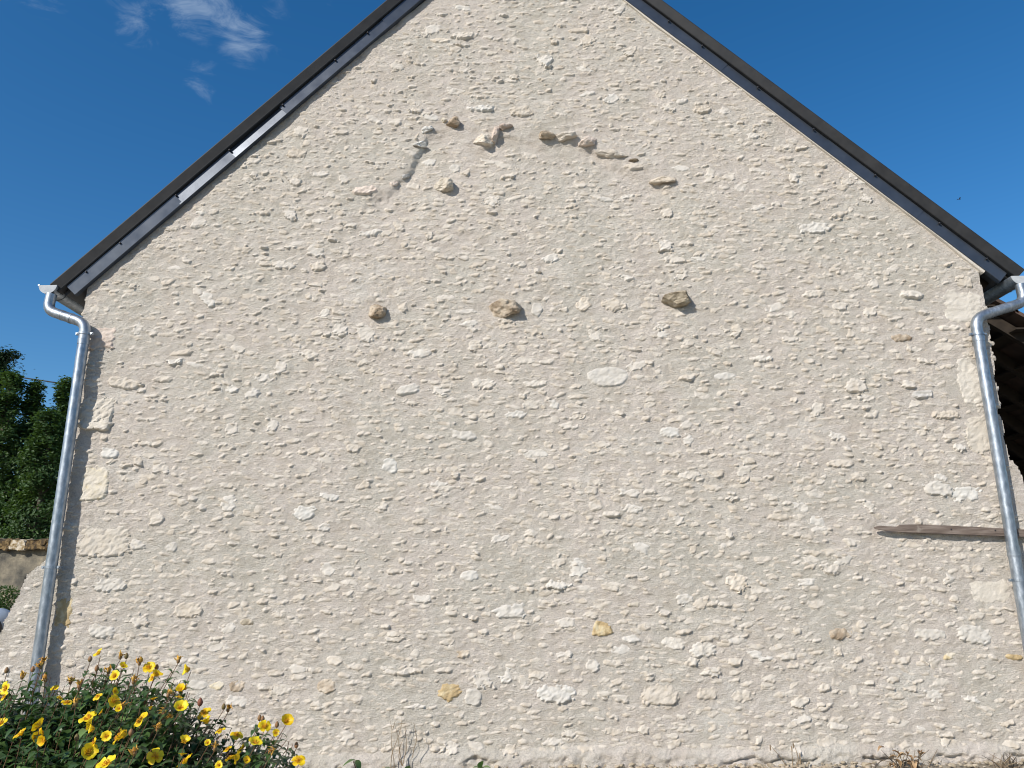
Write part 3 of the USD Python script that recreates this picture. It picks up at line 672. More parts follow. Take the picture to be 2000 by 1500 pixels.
# gutters and downpipes
for side, (px, py) in ((-1, (94, 557)), (1, (1992, 539))):
    c = pix(px, py, -0.13); r = 0.092
    aa = np.linspace(math.pi, 2 * math.pi, 15)
    V, F = [], []
    ys = (-0.13, 12.0)
    prof = [(r * math.cos(t), r * math.sin(t)) for t in aa] + [((r - .004) * math.cos(t), (r - .004) * math.sin(t)) for t in aa[::-1]]
    for y in ys:
        for u, v in prof: V.append([c[0] + u, y, c[2] + v])
    n = len(prof); j = np.arange(n)
    F = np.stack([j, j + n, (j + 1) % n + n, (j + 1) % n], 1)
    gut = obj('gutter', MB().add(V, F).get(), MT['zinc'], barn, smooth=40)
    # end cap, front bead, collar and bracket
    V = [[c[0], -0.134, c[2] - 0.0]] + [[c[0] + (r + .002) * math.cos(t), -0.134, c[2] + (r + .002) * math.sin(t)] for t in aa]
    V2 = [[x_, -0.128, z_] for x_, _, z_ in V]
    F = [[0, k, k + 1] for k in range(1, len(aa))] + [[0 + len(V), k + 1 + len(V), k + len(V)] for k in range(1, len(aa))]
    kk = len(V); S = [[k, k + kk, k + 1 + kk, k + 1] for k in range(1, len(aa))]
    obj('end_cap', MB().add(V + V2, F).add(V + V2, S).get(), MT['dull'], gut)
    bx_ = c[0] + side * r
    obj('bead', tube([(bx_ + side * 0.006, -0.13, c[2] + 0.004), (bx_ + side * 0.006, 12, c[2] + 0.004)], 0.010, 8), MT['zinc'], gut, smooth=40)
    for yb in (0.06, 0.9, 1.8):
        col = [((r + .006) * math.cos(t), (r + .006) * math.sin(t)) for t in aa]
        V = [[c[0] + u, yb + dy, c[2] + v] for dy in (0, 0.03) for u, v in col]
        k = len(col); F = [[i, i + 1, i + 1 + k, i + k] for i in range(k - 1)]
        obj('bracket', MB().add(V, F).tm(beam((c[0] - side * r, yb + .015, c[2]), (c[0] - side * (r + 0.05), yb + .015, c[2] + 0.13), 0.03, 0.005)).get(), MT['zinc'], gut, smooth=40)
    # downpipe: outlet, swan neck, straight fall along the front face
    Yp = -0.105; rp = 0.052
    if side < 0:
        path = [pix(101, 575, Yp), pix(93, 606, Yp), pix(168, 632, Yp), pix(163, 668, Yp), pix(74, 1290, Yp)]
    else:
        path = [pix(1993, 556, Yp), pix(2001, 590, Yp), pix(1904, 621, Yp), pix(1911, 662, Yp), pix(2010, 1260, Yp)]
    top = path[3].copy(); bot = path[4].copy(); bx2 = bot.copy(); bx2[2] = 0.02; dirn = (bot - top) / (top[2] - bot[2])
    path[4] = top + dirn * (top[2] - 0.02)
    for q in path: q[1] = Yp
    sp = smooth_path(path[:4] + [path[4]], 0.17, 9)
    pipe = obj('downpipe', tube(sp, rp, 24), MT['zinc'], barn, smooth=40)

    def collar(at, dirv, rad, hgt, name='pipe_joint'):
        dirv = np.asarray(dirv) / np.linalg.norm(dirv)
        obj(name, tube([at - dirv * hgt / 2, at + dirv * hgt / 2], rad, 24), MT['zinc'], pipe, smooth=40)
    fall = path[4] - path[3]; fall /= np.linalg.norm(fall)
    neck = path[2] - path[1]; neck /= np.linalg.norm(neck)
    collar(path[3] + fall * 0.0, fall, rp + .0035, 0.055)
    collar(path[1] + neck * 0.17, neck, rp + .0025, 0.02)
    collar(path[2] - neck * 0.17, neck, rp + .0035, 0.025)
    for py in ((652, 1108) if side < 0 else (653, 1133)):
        t = 0.5
        for _ in range(30):
            q = path[3] + fall * t; t += (py - proj(q)[1]) * (proj(q)[2] / FPX) * 0.9
        q = path[3] + fall * t
        ring = trimesh.creation.annulus(rp + .0005, rp + .006, 0.026, sections=24); ring.apply_translation(q)
        parts = [ring]
        for sx in (-1, 1):
            lug = box(-0.016, 0.016, -0.012, 0.012, -0.013, 0.013); lug.apply_translation(q + np.array([sx * (rp + 0.018), 0, 0])); parts.append(lug)
            nut = trimesh.creation.cylinder(0.010, 0.036, sections=6); nut.apply_transform(trimesh.transformations.rotation_matrix(math.pi / 2, [1, 0, 0])); nut.apply_translation(q + np.array([sx * (rp + 0.022), 0, 0])); parts.append(nut)
        rod = trimesh.creation.cylinder(0.006, 0.1, sections=8); rod.apply_transform(trimesh.transformations.rotation_matrix(math.pi / 2, [1, 0, 0])); rod.apply_translation(q + np.array([0, 0.09, 0])); parts.append(rod)
        obj('pipe_clamp', trimesh.util.concatenate(parts), MT['zinc'], pipe, smooth=30)
    if side > 0:
        t = (1090 - 662) / (1260 - 662) * np.linalg.norm(bot - top)
        collar(path[3] + fall * t, fall, rp + .004, 0.10); collar(path[3] + fall * (t + .03), fall, rp + .007, 0.012)

# ------------------------------------------------------------------ broken walls on either side
bw = thing('broken_wall', 'ragged end of a broken rubble wall stepping down left of the left downpipe', 'wall', (-4.9, 0, 0))
m1 = (XX <= XL + 0.004) & (XX > left_edge[:, None]) & (ZZ < left_poly[:, 1].max()) & (ZZ > -0.19)
obj('wall_body', sheet(m1, 0.42), MT['mortar'], bw, smooth=50)
for i in LW:
    x, z, w, h, t, pr, tone, irr = stones[i]
    obj('stone', patch(x, z, w, h, t, pr, irr, seed=i), MT['stone'], bw, smooth=40)
rw = thing('boundary_wall', 'rubble boundary wall with a broken top, beside the right downpipe under the dark shed', 'wall', (5.2, 0, 0))
m2 = (XX >= XR - 0.004) & (XX < right_edge[:, None]) & (ZZ < right_poly[:, 1].max()) & (ZZ > -0.19)
obj('wall_body', sheet(m2, 0.40), MT['mortar'], rw, smooth=50)
for i in RWW:
    x, z, w, h, t, pr, tone, irr = stones[i]
    obj('stone', patch(x, z, w, h, t, pr, irr, seed=i), MT['stone'], rw, smooth=40)

# ------------------------------------------------------------------ plank on the wall
pts_top = [(1708, 1029), (1716, 1027), (1738, 1028), (1752, 1029), (1757, 1025), (1790, 1024), (1860, 1027), (1940, 1031), (2010, 1035), (2080, 1039)]
pts_bot = [(1709, 1033), (1730, 1037), (1760, 1039), (1800, 1041), (1860, 1043), (1940, 1046), (2010, 1049), (2080, 1052)]
from shapely.geometry import Polygon
pl = Polygon([tuple(pix(*p, -0.06)[[0, 2]]) for p in pts_top] + [tuple(pix(*p, -0.06)[[0, 2]]) for p in pts_bot[::-1]])
pm = trimesh.creation.extrude_polygon(pl, 0.022, engine='earcut')
v = pm.vertices.copy(); pm.vertices = np.stack([v[:, 0], -0.048 - v[:, 2], v[:, 1]], 1); pm.invert()
plk = thing('plank', 'weathered brown plank with a splintered left end nailed across the wall', 'plank', (4.3, -0.05, pl.centroid.y))
obj('board', pm, MT['plank'], plk)
for px, py in ((1858, 1034), (1944, 1036)):
    q = pix(px, py, -0.072); nl = trimesh.creation.cylinder(0.007, 0.006, sections=8); nl.apply_transform(trimesh.transformations.rotation_matrix(math.pi / 2, [1, 0, 0])); nl.apply_translation((q[0], -0.072, q[2]))
    obj('nail', nl, MT['screw'], plk)
for px in (1800, 1970):
    q = pix(px, 1036, -0.03); obj('batten', box(q[0] - .02, q[0] + .02, -0.047, 0.03, q[2] - .02, q[2] + .02), MT['darkwood'], plk)

# ------------------------------------------------------------------ open shed on the right
shed = thing('open_shed', 'dark open timber shed under a low tiled roof behind the right downpipe', 'shed', (6.5, 4, 0))
Ys = 1.3
A, B = pix(1930, 580, Ys), pix(2000, 621, Ys)
sl = (B[2] - A[2]) / (B[0] - A[0])
zt = lambda x: A[2] + sl * (x - A[0])
xa, xb = XR + 0.02, 10.0
for k, yy in enumerate(np.arange(Ys, 9.0, 0.62)):
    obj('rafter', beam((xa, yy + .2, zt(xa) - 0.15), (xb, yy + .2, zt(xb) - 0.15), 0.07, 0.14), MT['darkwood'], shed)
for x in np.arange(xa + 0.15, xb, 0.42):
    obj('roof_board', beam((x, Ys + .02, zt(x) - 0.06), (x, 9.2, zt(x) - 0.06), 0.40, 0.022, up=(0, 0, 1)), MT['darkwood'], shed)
rows = np.arange(xa, xb, 0.30)
for k, x in enumerate(rows):
    V = []
    yy = np.arange(Ys - 0.04, 9.2, 0.11)
    for y in yy:
        bump_ = 0.02 * abs(math.sin((y - Ys) / 0.22 * math.pi))
        V += [[x, y, zt(x) + 0.012 + bump_], [x + 0.34, y, zt(x + 0.34) + 0.022 + bump_ + 0.012], [x + 0.34, y, zt(x + .34) - 0.02 + bump_], [x, y, zt(x) - 0.03]]
    F = []
    for i in range(len(yy) - 1):
        for q in range(3): F.append([i * 4 + q, i * 4 + q + 1, i * 4 + q + 5, i * 4 + q + 4])
    F += [[0, 1, 2, 3]]
    obj('tile_row', MB().add(V, F).get(), MT['tile'], shed)
for x, y in ((7.6, 1.45), (9.8, 1.45), (7.6, 8.8), (9.8, 8.8)):
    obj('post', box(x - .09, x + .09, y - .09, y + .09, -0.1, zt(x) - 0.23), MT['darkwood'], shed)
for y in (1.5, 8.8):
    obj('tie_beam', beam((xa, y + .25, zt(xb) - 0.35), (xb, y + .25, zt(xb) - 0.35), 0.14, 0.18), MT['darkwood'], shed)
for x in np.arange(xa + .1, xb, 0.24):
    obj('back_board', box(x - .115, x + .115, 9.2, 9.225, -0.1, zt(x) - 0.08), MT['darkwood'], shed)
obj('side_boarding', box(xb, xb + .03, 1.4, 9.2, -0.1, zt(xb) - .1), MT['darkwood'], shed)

# ------------------------------------------------------------------ far left: garden wall, trees, shrub, tank, cable
gw = thing('garden_wall', 'old stained garden wall with lichen coping under the dark trees at left', 'wall', (-10, 9, 0))
Yg = 9.0
zc = pix(50, 1052, Yg)[2]; zb = pix(50, 1073, Yg)[2]
xx_ = np.arange(-24, -4.9, 0.12); zz_ = np.arange(-0.1, zb + 0.06, 0.12)
WX, WZ = np.meshgrid(xx_, zz_); WY = Yg - 0.06 * (meshkit.fbm(np.stack([WX * 1.5, WZ * 1.5, WX * 0], -1), 4, 61) - 0.5)
n_ = len(xx_); ii = (np.arange(len(zz_) - 1)[:, None] * n_ + np.arange(n_ - 1)).ravel()
mb = MB().add(np.stack([WX, WY, WZ], -1).reshape(-1, 3), np.stack([ii, ii + 1, ii + n_ + 1, ii + n_], 1)).tm(box(-24, -4.9, Yg + 0.05, Yg + 0.4, -0.1, zb + .04))
obj('wall_body', mb.get(), MT['oldwall'], gw, smooth=True)
x = -24.0
while x < -5:
    L = rng.uniform(0.28, 0.5)
    m = trimesh.creation.box((1, 1, 1)).subdivide().subdivide().subdivide()
    v = m.vertices * np.array([L - 0.015, 0.56, (zc - zb)]); v += 0.11 * (meshkit.fbm(v * 9 + x, 3, 62) - 0.5)[:, None] * np.array([0.5, 1, 1.2])
    v[:, 2] -= 0.15 * np.abs(v[:, 1]) * (v[:, 2] > 0)
    m.vertices = v + np.array([x + L / 2, Yg + 0.16, (zc + zb) / 2 + rng.normal(0, .008)])
    obj('coping_stone', m, MT['coping'], gw, smooth=50); x += L


def leaves(points, size, rr, centre=None):
    """small folded leaf blades at the points, their faces turned up and outward"""
    k = len(points)
    nn = rr.normal(size=(k, 3)) * 0.55 + np.array([0, 0, 0.75])
    if centre is not None:
        out = points - centre; out[:, 2] *= 0.3; out /= np.linalg.norm(out, axis=1, keepdims=True) + 1e-6
        nn = nn + 0.75 * out
    nn /= np.linalg.norm(nn, axis=1, keepdims=True)
    d = np.cross(nn, rr.normal(size=(k, 3))); d /= np.linalg.norm(d, axis=1, keepdims=True)
    s = np.cross(nn, d)
    L = size * rr.uniform(0.6, 1.3, k)[:, None]
    V = np.stack([points, points + d * L * 0.5 + s * L * 0.27 + nn * L * 0.06, points + d * L - nn * L * .08, points + d * L * 0.5 - s * L * 0.27 + nn * L * 0.06], 1).reshape(-1, 3)
    b = 4 * np.arange(k)[:, None]
    F = np.concatenate([b + [0, 1, 2], b + [0, 2, 3]], 0)
    return V, F


def tree(label, px_top, py_top, Y, halfw, nl, m, seed, spread=(), low=0.3, shape=0.8, leaf=0.10):
    rr = np.random.default_rng(seed)
    top = pix(px_top, py_top, Y); hgt = top[2]
    t = thing('tree', label, 'tree', (top[0], Y, 0), group=None)
    pts = []
    # leader and whorls of upright branches, each with its own clump of leaves
    nb = 70
    br = MB()
    for k in range(nb):
        u = 1 - (1 - k / nb) * (1 - low / hgt) if k < nb - 1 else 1.0
        z = hgt * (low / hgt + (1 - low / hgt) * (k / (nb - 1)) ** 0.9)
        R_ = halfw * max(0.05, (1 - (z - low) / (hgt - low))) ** shape
        for _ in range(2 if k < nb - 4 else 1):
            an = rr.uniform(0, 2 * math.pi); rad = R_ * rr.uniform(0.35, 1.05) if k < nb - 2 else 0
            c = np.array([top[0] + rad * math.cos(an), Y + rad * math.sin(an), min(z + rr.normal(0, 0.1), hgt - 0.1)])
            n_l = int(nl / (2 * nb))
            sz = 0.12 + 0.20 * R_ / halfw
            q = rr.normal(size=(n_l, 3)) * np.array([sz, sz, sz * 0.8]) * 0.62
            pts.append(c + q)
            root = np.array([top[0], Y, max(0.3, z - rad * 0.6)])
            br.add(*tube([root, (root + c) / 2 + [0, 0, -.03], c], [0.025, 0.017, 0.006], 5))
    for (px, py, rad, num) in spread:
        c = pix(px, py, Y); q = rr.normal(size=(num, 3)) * rad * np.array([1, 1, 0.55])
        pts.append(c + q); br.add(*tube([np.array([top[0], Y, c[2] - 0.5]), c], [0.03, 0.008], 5))
    pts = np.vstack(pts); pts = pts[pts[:, 2] > 0.2]
    obj('trunk', tube([(top[0], Y, -0.1), (top[0] + .05, Y, hgt * .4), (top[0], Y, hgt * 0.97)], [0.14, 0.09, 0.01], 9), MT['bark'], t, smooth=True)
    obj('branches', br.get(), MT['bark'], t, smooth=True)
    obj('crown', leaves(pts, leaf, rr, np.array([top[0], Y, hgt * .5])), m, t, kind='stuff')


tree('tall dark tree with a spreading branch tip above the cable at the left edge', 6, 690, 13.5, 1.5, 20000, MT['darktree'], 1,
     spread=[(-12, 700, .35, 260), (12, 692, .12, 80), (22, 690, .10, 70), (32, 692, .07, 35), (10, 700, .14, 90), (24, 698, .08, 50), (2, 715, .2, 160)], leaf=0.11)
tree('pointed evergreen tree peaking just under the cable, between its two neighbours', 71, 746, 12.0, 0.95, 19000, MT['tree'], 2, leaf=0.10)
tree('narrow evergreen tree whose tip crosses the cable beside the left downpipe', 130, 738, 12.3, 0.95, 19000, MT['tree'], 3, leaf=0.10)
tree('broad leafy tree before the tall dark one, below the cable at the left edge', 22, 728, 11.6, 1.25, 21000, MT['tree'], 4, leaf=0.105, shape=0.6)
tree('dense low evergreen filling the gap above the coping by the left downpipe', 102, 805, 11.2, 1.0, 20000, MT['tree'], 5, leaf=0.10, shape=0.5)

sh = thing('small_shrub', 'small dark green shrub growing against the stained garden wall', 'shrub', tuple(pix(10, 1200, 8.2) * [1, 1, 0]))
c = pix(8, 1150, 8.2); rr = np.random.default_rng(5)
q = rr.normal(size=(7000, 3)); q /= np.linalg.norm(q, axis=1, keepdims=True); q *= rr.random((7000, 1)) ** 0.4 * (1 + .3 * (meshkit.noise(q * 2, 3)[:, None] - .5))
pts = np.array([c[0], 8.2, c[2] * 0.5]) + q * np.array([0.5, 0.45, c[2] * 0.58])
obj('foliage', leaves(pts[pts[:, 2] > 0.03], 0.06, rr), MT['tree'], sh, kind='stuff')
obj('stem', tube([(c[0], 8.2, -0.05), (c[0] + .03, 8.2, 0.9)], [0.03, 0.012], 7), MT['bark'], sh, smooth=True)

tk = thing('tank', 'blue-grey tank with a dark wheel below it, half hidden by the broken wall', 'tank', tuple(pix(-20, 1240, 2.6) * [1, 1, 0]))
c = pix(-32, 1213, 2.6); r = abs(pix(0, 1183, 2.6)[2] - c[2])
m = trimesh.creation.capsule(0.6, r, count=[16, 24]); m.apply_translation(-m.bounds.mean(0)); m.apply_transform(trimesh.transformations.rotation_matrix(math.pi / 2, [0, 1, 0])); m.apply_scale((1.0, 1, 0.85))
m.apply_translation((pix(24, 1205, 2.6)[0] - m.bounds[1][0], 2.6, c[2])); obj('tank_body', m, MT['tank'], tk, smooth=40)
wc = pix(-18, 1232, 2.45); 
w_ = trimesh.creation.torus(0.17, 0.07, major_sections=28, minor_sections=12); w_.apply_transform(trimesh.transformations.rotation_matrix(math.pi / 2, [1, 0, 0])); w_.apply_translation((wc[0], 2.3, wc[2] - .03)); obj('wheel', w_, MT['black'], tk, smooth=40)
obj('stand', trimesh.util.concatenate([box(c[0] - .7 + k * .55, c[0] - .62 + k * .55, 2.45, 2.75, -0.1, c[2] - .5 * r) for k in range(2)]), MT['black'], tk)

ca, cb = pix(-60, 722, 24), pix(140, 752, 24)
dv = cb - ca
cp = [ca + dv * t + np.array([0, 0, 0.25 * (t - .5) ** 2 * 0]) for t in np.linspace(-3, 6, 40)]
cbl = obj('power_cable', tube(cp, 0.028, 6), MT['black'], smooth=True)
tag(cbl, 'thin black overhead cable crossing the sky at left above the trees', 'cable')

# bird
b = thing('bird', 'tiny dark bird flying in the blue sky right of the gable', 'bird', tuple(pix(1874, 389, 40)))
bc = pix(1874, 389, 40)
m = trimesh.creation.icosphere(2, 1.0); m.apply_scale((0.09, 0.035, 0.03)); m.apply_translation(bc); obj('body', m, MT['bird'], b, smooth=True)
for s in (-1, 1):
    V = [bc + [0.04, 0, 0.01], bc + [-0.04, 0, 0.01], bc + [-0.05, s * 0.10, 0.06], bc + [0.02, s * 0.13, 0.07], bc + [-0.09, s * 0.22, 0.05]]
    V += [v_ - np.array([0, 0, 0.008]) for v_ in V]
    obj('wing', (V, [[0, 1, 2], [0, 2, 3], [3, 2, 4], [5, 7, 6], [5, 8, 7], [8, 9, 7], [0, 3, 8], [0, 8, 5], [1, 6, 7], [1, 7, 2], [3, 4, 9], [3, 9, 8], [2, 7, 9], [2, 9, 4]]), MT['bird'], b)
V = [bc + [-0.08, -.01, 0], bc + [-0.08, .01, 0], bc + [-0.15, .03, .005], bc + [-0.15, -.03, .005]]
V += [v_ + np.array([0, 0, 0.005]) for v_ in V]
obj('tail', MB().add(V, [[0, 1, 2, 3], [4, 7, 6, 5], [0, 4, 5, 1], [1, 5, 6, 2], [2, 6, 7, 3], [3, 7, 4, 0]]).get(), MT['bird'], b)

# ------------------------------------------------------------------ rubble at the foot of the wall
rb = MB(); rr = np.random.default_rng(77)
for k in range(900):
    m = trimesh.creation.icosphere(1); v = m.vertices.copy()
    for _ in range(4):
        n_ = rr.normal(size=3); n_ /= np.linalg.norm(n_); v -= np.maximum(0, v @ n_ - rr.uniform(.35, .8))[:, None] * n_
    v = v * float(np.clip(rr.lognormal(math.log(.014), .5), .006, .045)) * np.array([1, rr.uniform(.6, 1), rr.uniform(.45, .8)])
    xk, yk = rr.uniform(-4.6, 5.2), -0.06 - abs(rr.normal(0, 0.13))
    rb.add(v + [xk, yk, 0.0 + rr.uniform(-.012, .014)], m.faces)
tag(obj('rubble', rb.get(), MT['rubble'], smooth=30, kind='stuff'), 'loose stony rubble along the foot of the gable wall', 'rubble')

# ------------------------------------------------------------------ dry weeds at the foot of the wall


def stalk(pixels, Y, r0=0.004, r1=0.0018):
    p = np.array([pix(a_, b_, Y) for a_, b_ in pixels])
    return tube(smooth_path(p, 0.05, 4) if len(p) > 2 else p, np.linspace(r0, r1, (len(smooth_path(p, .05, 4)) if len(p) > 2 else 2)), 5)


w1 = thing('dry_weed', 'cluster of bare grey twigs against the wall foot, left of centre', 'weed', tuple(pix(785, 1497, -0.12)))
for s_ in ([(763, 1503), (765, 1470), (778, 1440), (785, 1413), (785, 1400)], [(770, 1503), (770, 1488), (764, 1455), (766, 1425), (762, 1408)], [(786, 1496), (780, 1465), (778, 1440), (772, 1418)],
           [(786, 1496), (795, 1458), (791, 1416)], [(786, 1496), (778, 1480), (782, 1455), (789, 1442)], [(806, 1480), (808, 1462), (814, 1448), (811, 1425), (808, 1411)], [(777, 1414), (785, 1413), (792, 1412)], [(767, 1425), (772, 1408)]):
    obj('twig', stalk(s_, -0.12), MT['dry'], w1, smooth=True)
w2 = thing('dry_weed', 'few upright grassy dry stalks at the wall foot, right of centre', 'weed', tuple(pix(1552, 1500, -0.15)))
for s_ in ([(1549, 1505), (1546, 1458)], [(1556, 1505), (1560, 1485), (1555, 1465), (1549, 1451)], [(1564, 1505), (1562, 1472)], [(1541, 1503), (1525, 1480), (1504, 1455)], [(1553, 1505), (1557, 1490), (1563, 1482)]):
    obj('stalk', stalk(s_, -0.15, .005, .002), MT['dry'], w2, smooth=True)
    p_ = pix(*s_[-1], -0.15); m = trimesh.creation.icosphere(1, 1.0); m.apply_scale((.006, .006, .028)); m.apply_translation(p_ - [0, 0, .02]); obj('seed_head', m, MT['dry'], w2, smooth=True)


def blade(base, tip, width, sag, rr, fold=0.15):
    """an arched leaf blade from base to tip"""
    base, tip = np.asarray(base), np.asarray(tip); d = tip - base; L = np.linalg.norm(d); d = d / L
    s = np.cross(d, [0, 0, 1.0] if abs(d[2]) < .95 else [1.0, 0, 0]); s /= np.linalg.norm(s); n = np.cross(s, d)
    ts, ws = np.array([0, .18, .42, .68, .88, 1]), np.array([.06, .62, 1, .82, .4, .02])
    V = []
    for t, w_ in zip(ts, ws):
        c_ = base + d * L * t + n * sag * L * (4 * t * (1 - t)) - n * sag * L * 1.4 * t * t
        V += [c_ - s * width / 2 * w_ + n * fold * width * w_, c_, c_ + s * width / 2 * w_ + n * fold * width * w_]
    F = []
    for i in range(len(ts) - 1):
        for q in range(2): F.append([i * 3 + q, i * 3 + q + 1, i * 3 + q + 4, i * 3 + q + 3])
    F = np.array(F); return np.array(V), np.vstack([F[:, [0, 1, 2]], F[:, [0, 2, 3]]])


rr = np.random.default_rng(91)
for nm, lab, px, py, wd, hg, cnt in (('dead_plant', 'dried brown clump of dead leaves and curved stems at the wall foot, lower right', 1765, 1460, 70, 42, 46), ('dead_plant', 'dry spiky tuft of dead stems at the lower right corner', 1968, 1468, 50, 34, 40)):
    t_ = thing(nm, lab, 'dead plant', tuple(pix(px, 1505, -0.22)))
    for k in range(cnt):
        b_ = pix(px + rr.normal(0, wd * .25), 1512, -0.22 + rr.normal(0, .04)); e_ = pix(px + rr.normal(0, wd * .42), py + rr.uniform(0, hg), -0.25 + rr.normal(0, .07))
        if k % 2 and nm == 'dead_plant' and px < 1900:
            d_ = rr.normal(size=3); d_[2] = -abs(d_[2]) * .6; d_ /= np.linalg.norm(d_)
            obj('dead_leaf', blade(e_, e_ + d_ * rr.uniform(.05, .11), rr.uniform(.025, .05), .15, rr, .4), MT['deadleaf'], t_, smooth=True)
        else:
            mid = (b_ + e_) / 2 + np.array([rr.normal(0, .02), 0, .02]); obj('stem', tube([b_, mid, e_], [.004, .003, .0015], 5), MT['dry' if k % 3 else 'bark'], t_, smooth=True)
    if px < 1900:
        obj('stem', stalk([(1690, 1494), (1702, 1490), (1712, 1495)], -.2, .004, .003), MT['dry'], t_, smooth=True)
        obj('stem', stalk([(1706, 1505), (1716, 1488), (1735, 1481), (1752, 1483), (1765, 1492)], -.2, .004, .003), MT['bark'], t_, smooth=True)
gl1 = thing('green_seedling', 'single dark green leaf shoot right of the flowering shrub at the bottom edge', 'seedling', tuple(pix(700, 1505, -2.0)))
obj('leaf', blade(pix(703, 1503, -2.0), pix(676, 1481, -2.1), .05, .25, rr), MT['leaf'], gl1, smooth=True)
obj('leaf', blade(pix(690, 1488, -2.05), pix(704, 1506, -2.1), .05, .3, rr), MT['leaf'], gl1, smooth=True)
obj('stem', tube([pix(706, 1530, -2.0), pix(690, 1487, -2.05)], [.004, .003], 6), MT['stem'], gl1, smooth=True)
gl2 = thing('green_seedling', 'small broad-leaved green seedling below centre at the bottom edge', 'seedling', tuple(pix(940, 1510, -0.3)))
for a_, b_ in (((938, 1505), (942, 1483)), ((938, 1505), (958, 1496)), ((938, 1505), (926, 1496)), ((770, 1512), (752, 1497)), ((795, 1512), (798, 1493))):
    obj('leaf', blade(pix(*a_, -.3), pix(*b_, -.33), .06, .15, rr), MT['leaf'], gl2, smooth=True)

# ------------------------------------------------------------------ flowering shrub in the lower left corner
bush = thing('flowering_shrub', 'leafy shrub with yellow cup flowers in the lower left corner', 'shrub', (-2.9, -4.1, 0))
rr = np.random.default_rng(17)
env = np.array([(-200, 1290), (0, 1318), (40, 1330), (75, 1300), (130, 1330), (190, 1292), (240, 1285), (300, 1315), (345, 1300), (375, 1340), (400, 1385), (440, 1400), (470, 1430), (515, 1420), (560, 1425), (585, 1470), (620, 1500), (640, 1560)], float)
stems, leaf_list = MB(), []


def grow(tip_px, Y, n_pairs, first=0.004, lfmax=0.074):
    tip = pix(*tip_px, Y)
    base = np.array([-2.6 + 0.72 * (tip[0] + 2.6) + rr.normal(0, .13), -4.2 + 0.7 * (Y + 4.2) + rr.normal(0, .08), 0.0])
    mid = base + (tip - base) * 0.55; mid[2] = base[2] + (tip[2] - base[2]) * 0.62; mid[:2] += rr.normal(0, .03, 2)
    ts = np.linspace(0, 1, 9)[:, None]
    path_ = (1 - ts) ** 2 * base + 2 * ts * (1 - ts) * mid + ts ** 2 * tip
    stems.add(*tube(path_, np.linspace(.0045, .0012, 9), 5, cap=False))
    ang = rr.uniform(0, math.pi)
    L = np.linalg.norm(tip - base)
    for k in range(n_pairs):
        t = 1 - (0.035 + k * 0.042 / max(.3, L)) - rr.uniform(0, .01)
        if t < 0.15: break
        p = (1 - t) ** 2 * base + 2 * t * (1 - t) * mid + t ** 2 * tip
        ang += math.pi / 2 + rr.normal(0, .25)
        for s in (0, math.pi):
            a_ = ang + s + rr.normal(0, .15)
            ln = lfmax * (0.55 + 0.45 * min(1, k / 3)) * rr.uniform(.75, 1.15)
            d_ = np.array([math.cos(a_), math.sin(a_), rr.normal(.12, .25)]); d_ /= np.linalg.norm(d_)
            leaf_list.append((p, p + d_ * ln, ln * rr.uniform(.40, .54), rr.uniform(.10, .30)))
    return path_, tip


def ztop_px(px): return np.interp(px, env[:, 0], env[:, 1])


tips = []
for k in range(520):
    px = rr.uniform(-120, 610); e_ = ztop_px(px)
    sparse = (k % 8 == 0)
    py = e_ + (rr.uniform(6, 34) if sparse else 24 + 340 * rr.random() ** 1.35)
    Y = -4.25 + rr.normal(0, .16) - 0.0022 * max(0, py - e_ - 40)
    grow((px, py), Y, int(rr.integers(11, 20)))
op = [(195, 1278, 11), (108, 1346, 8), (292, 1305, 12), (302, 1322, 13), (372, 1308, 13), (354, 1350, 11), (352, 1386, 15), (220, 1370, 13), (226, 1322, 11), (131, 1375, 11), (192, 1362, 9), (80, 1419, 15),
      (3, 1416, 13), (44, 1437, 14), (90, 1446, 13), (174, 1406, 16), (186, 1424, 12), (278, 1409, 17), (236, 1442, 17), (210, 1438, 11), (170, 1472, 18), (212, 1496, 19), (304, 1478, 15), (364, 1492, 17), (358, 1452, 12),
      (300, 1368, 8), (15, 1345, 13), (400, 1394, 13), (406, 1414, 12), (430, 1430, 10), (462, 1438, 12), (498, 1454, 14), (466, 1480, 13), (516, 1420, 12), (558, 1411, 14), (583, 1488, 14), (446, 1466, 10), (476, 1462, 9)]
wl = [(84, 1292), (78, 1300), (88, 1326), (44, 1320), (236, 1281), (272, 1293), (348, 1289), (212, 1310), (262, 1329), (154, 1338), (138, 1330), (330, 1355), (318, 1392), (330, 1403), (240, 1379), (262, 1468), (446, 1384), (530, 1468), (148, 1372), (308, 1422), (420, 1460)]
bd = [(391, 1371, 'redbud'), (13, 1309, 'bud'), (189, 1305, 'bud'), (507, 1402, 'bud'), (513, 1404, 'bud'), (437, 1380, 'bud'), (579, 1455, 'bud'), (64, 1307, 'bud'), (247, 1281, 'bud'), (541, 1415, 'bud'), (176, 1287, 'bud'), (306, 1303, 'bud'), (256, 1430, 'bud'), (150, 1440, 'bud')]


for px, py, r_ in op[:]:                 # the flowers stand in loose clusters
    if rr.random() < 0.55:
        op.append((px + rr.normal(0, 18), max(py + rr.uniform(2, 30), ztop_px(px) + 12), r_ * rr.uniform(.6, .95)))


def frame(axis):
    axis = axis / np.linalg.norm(axis); s = np.cross(axis, [0.13, 0.2, 1.0]); s /= np.linalg.norm(s); return axis, s, np.cross(axis, s)


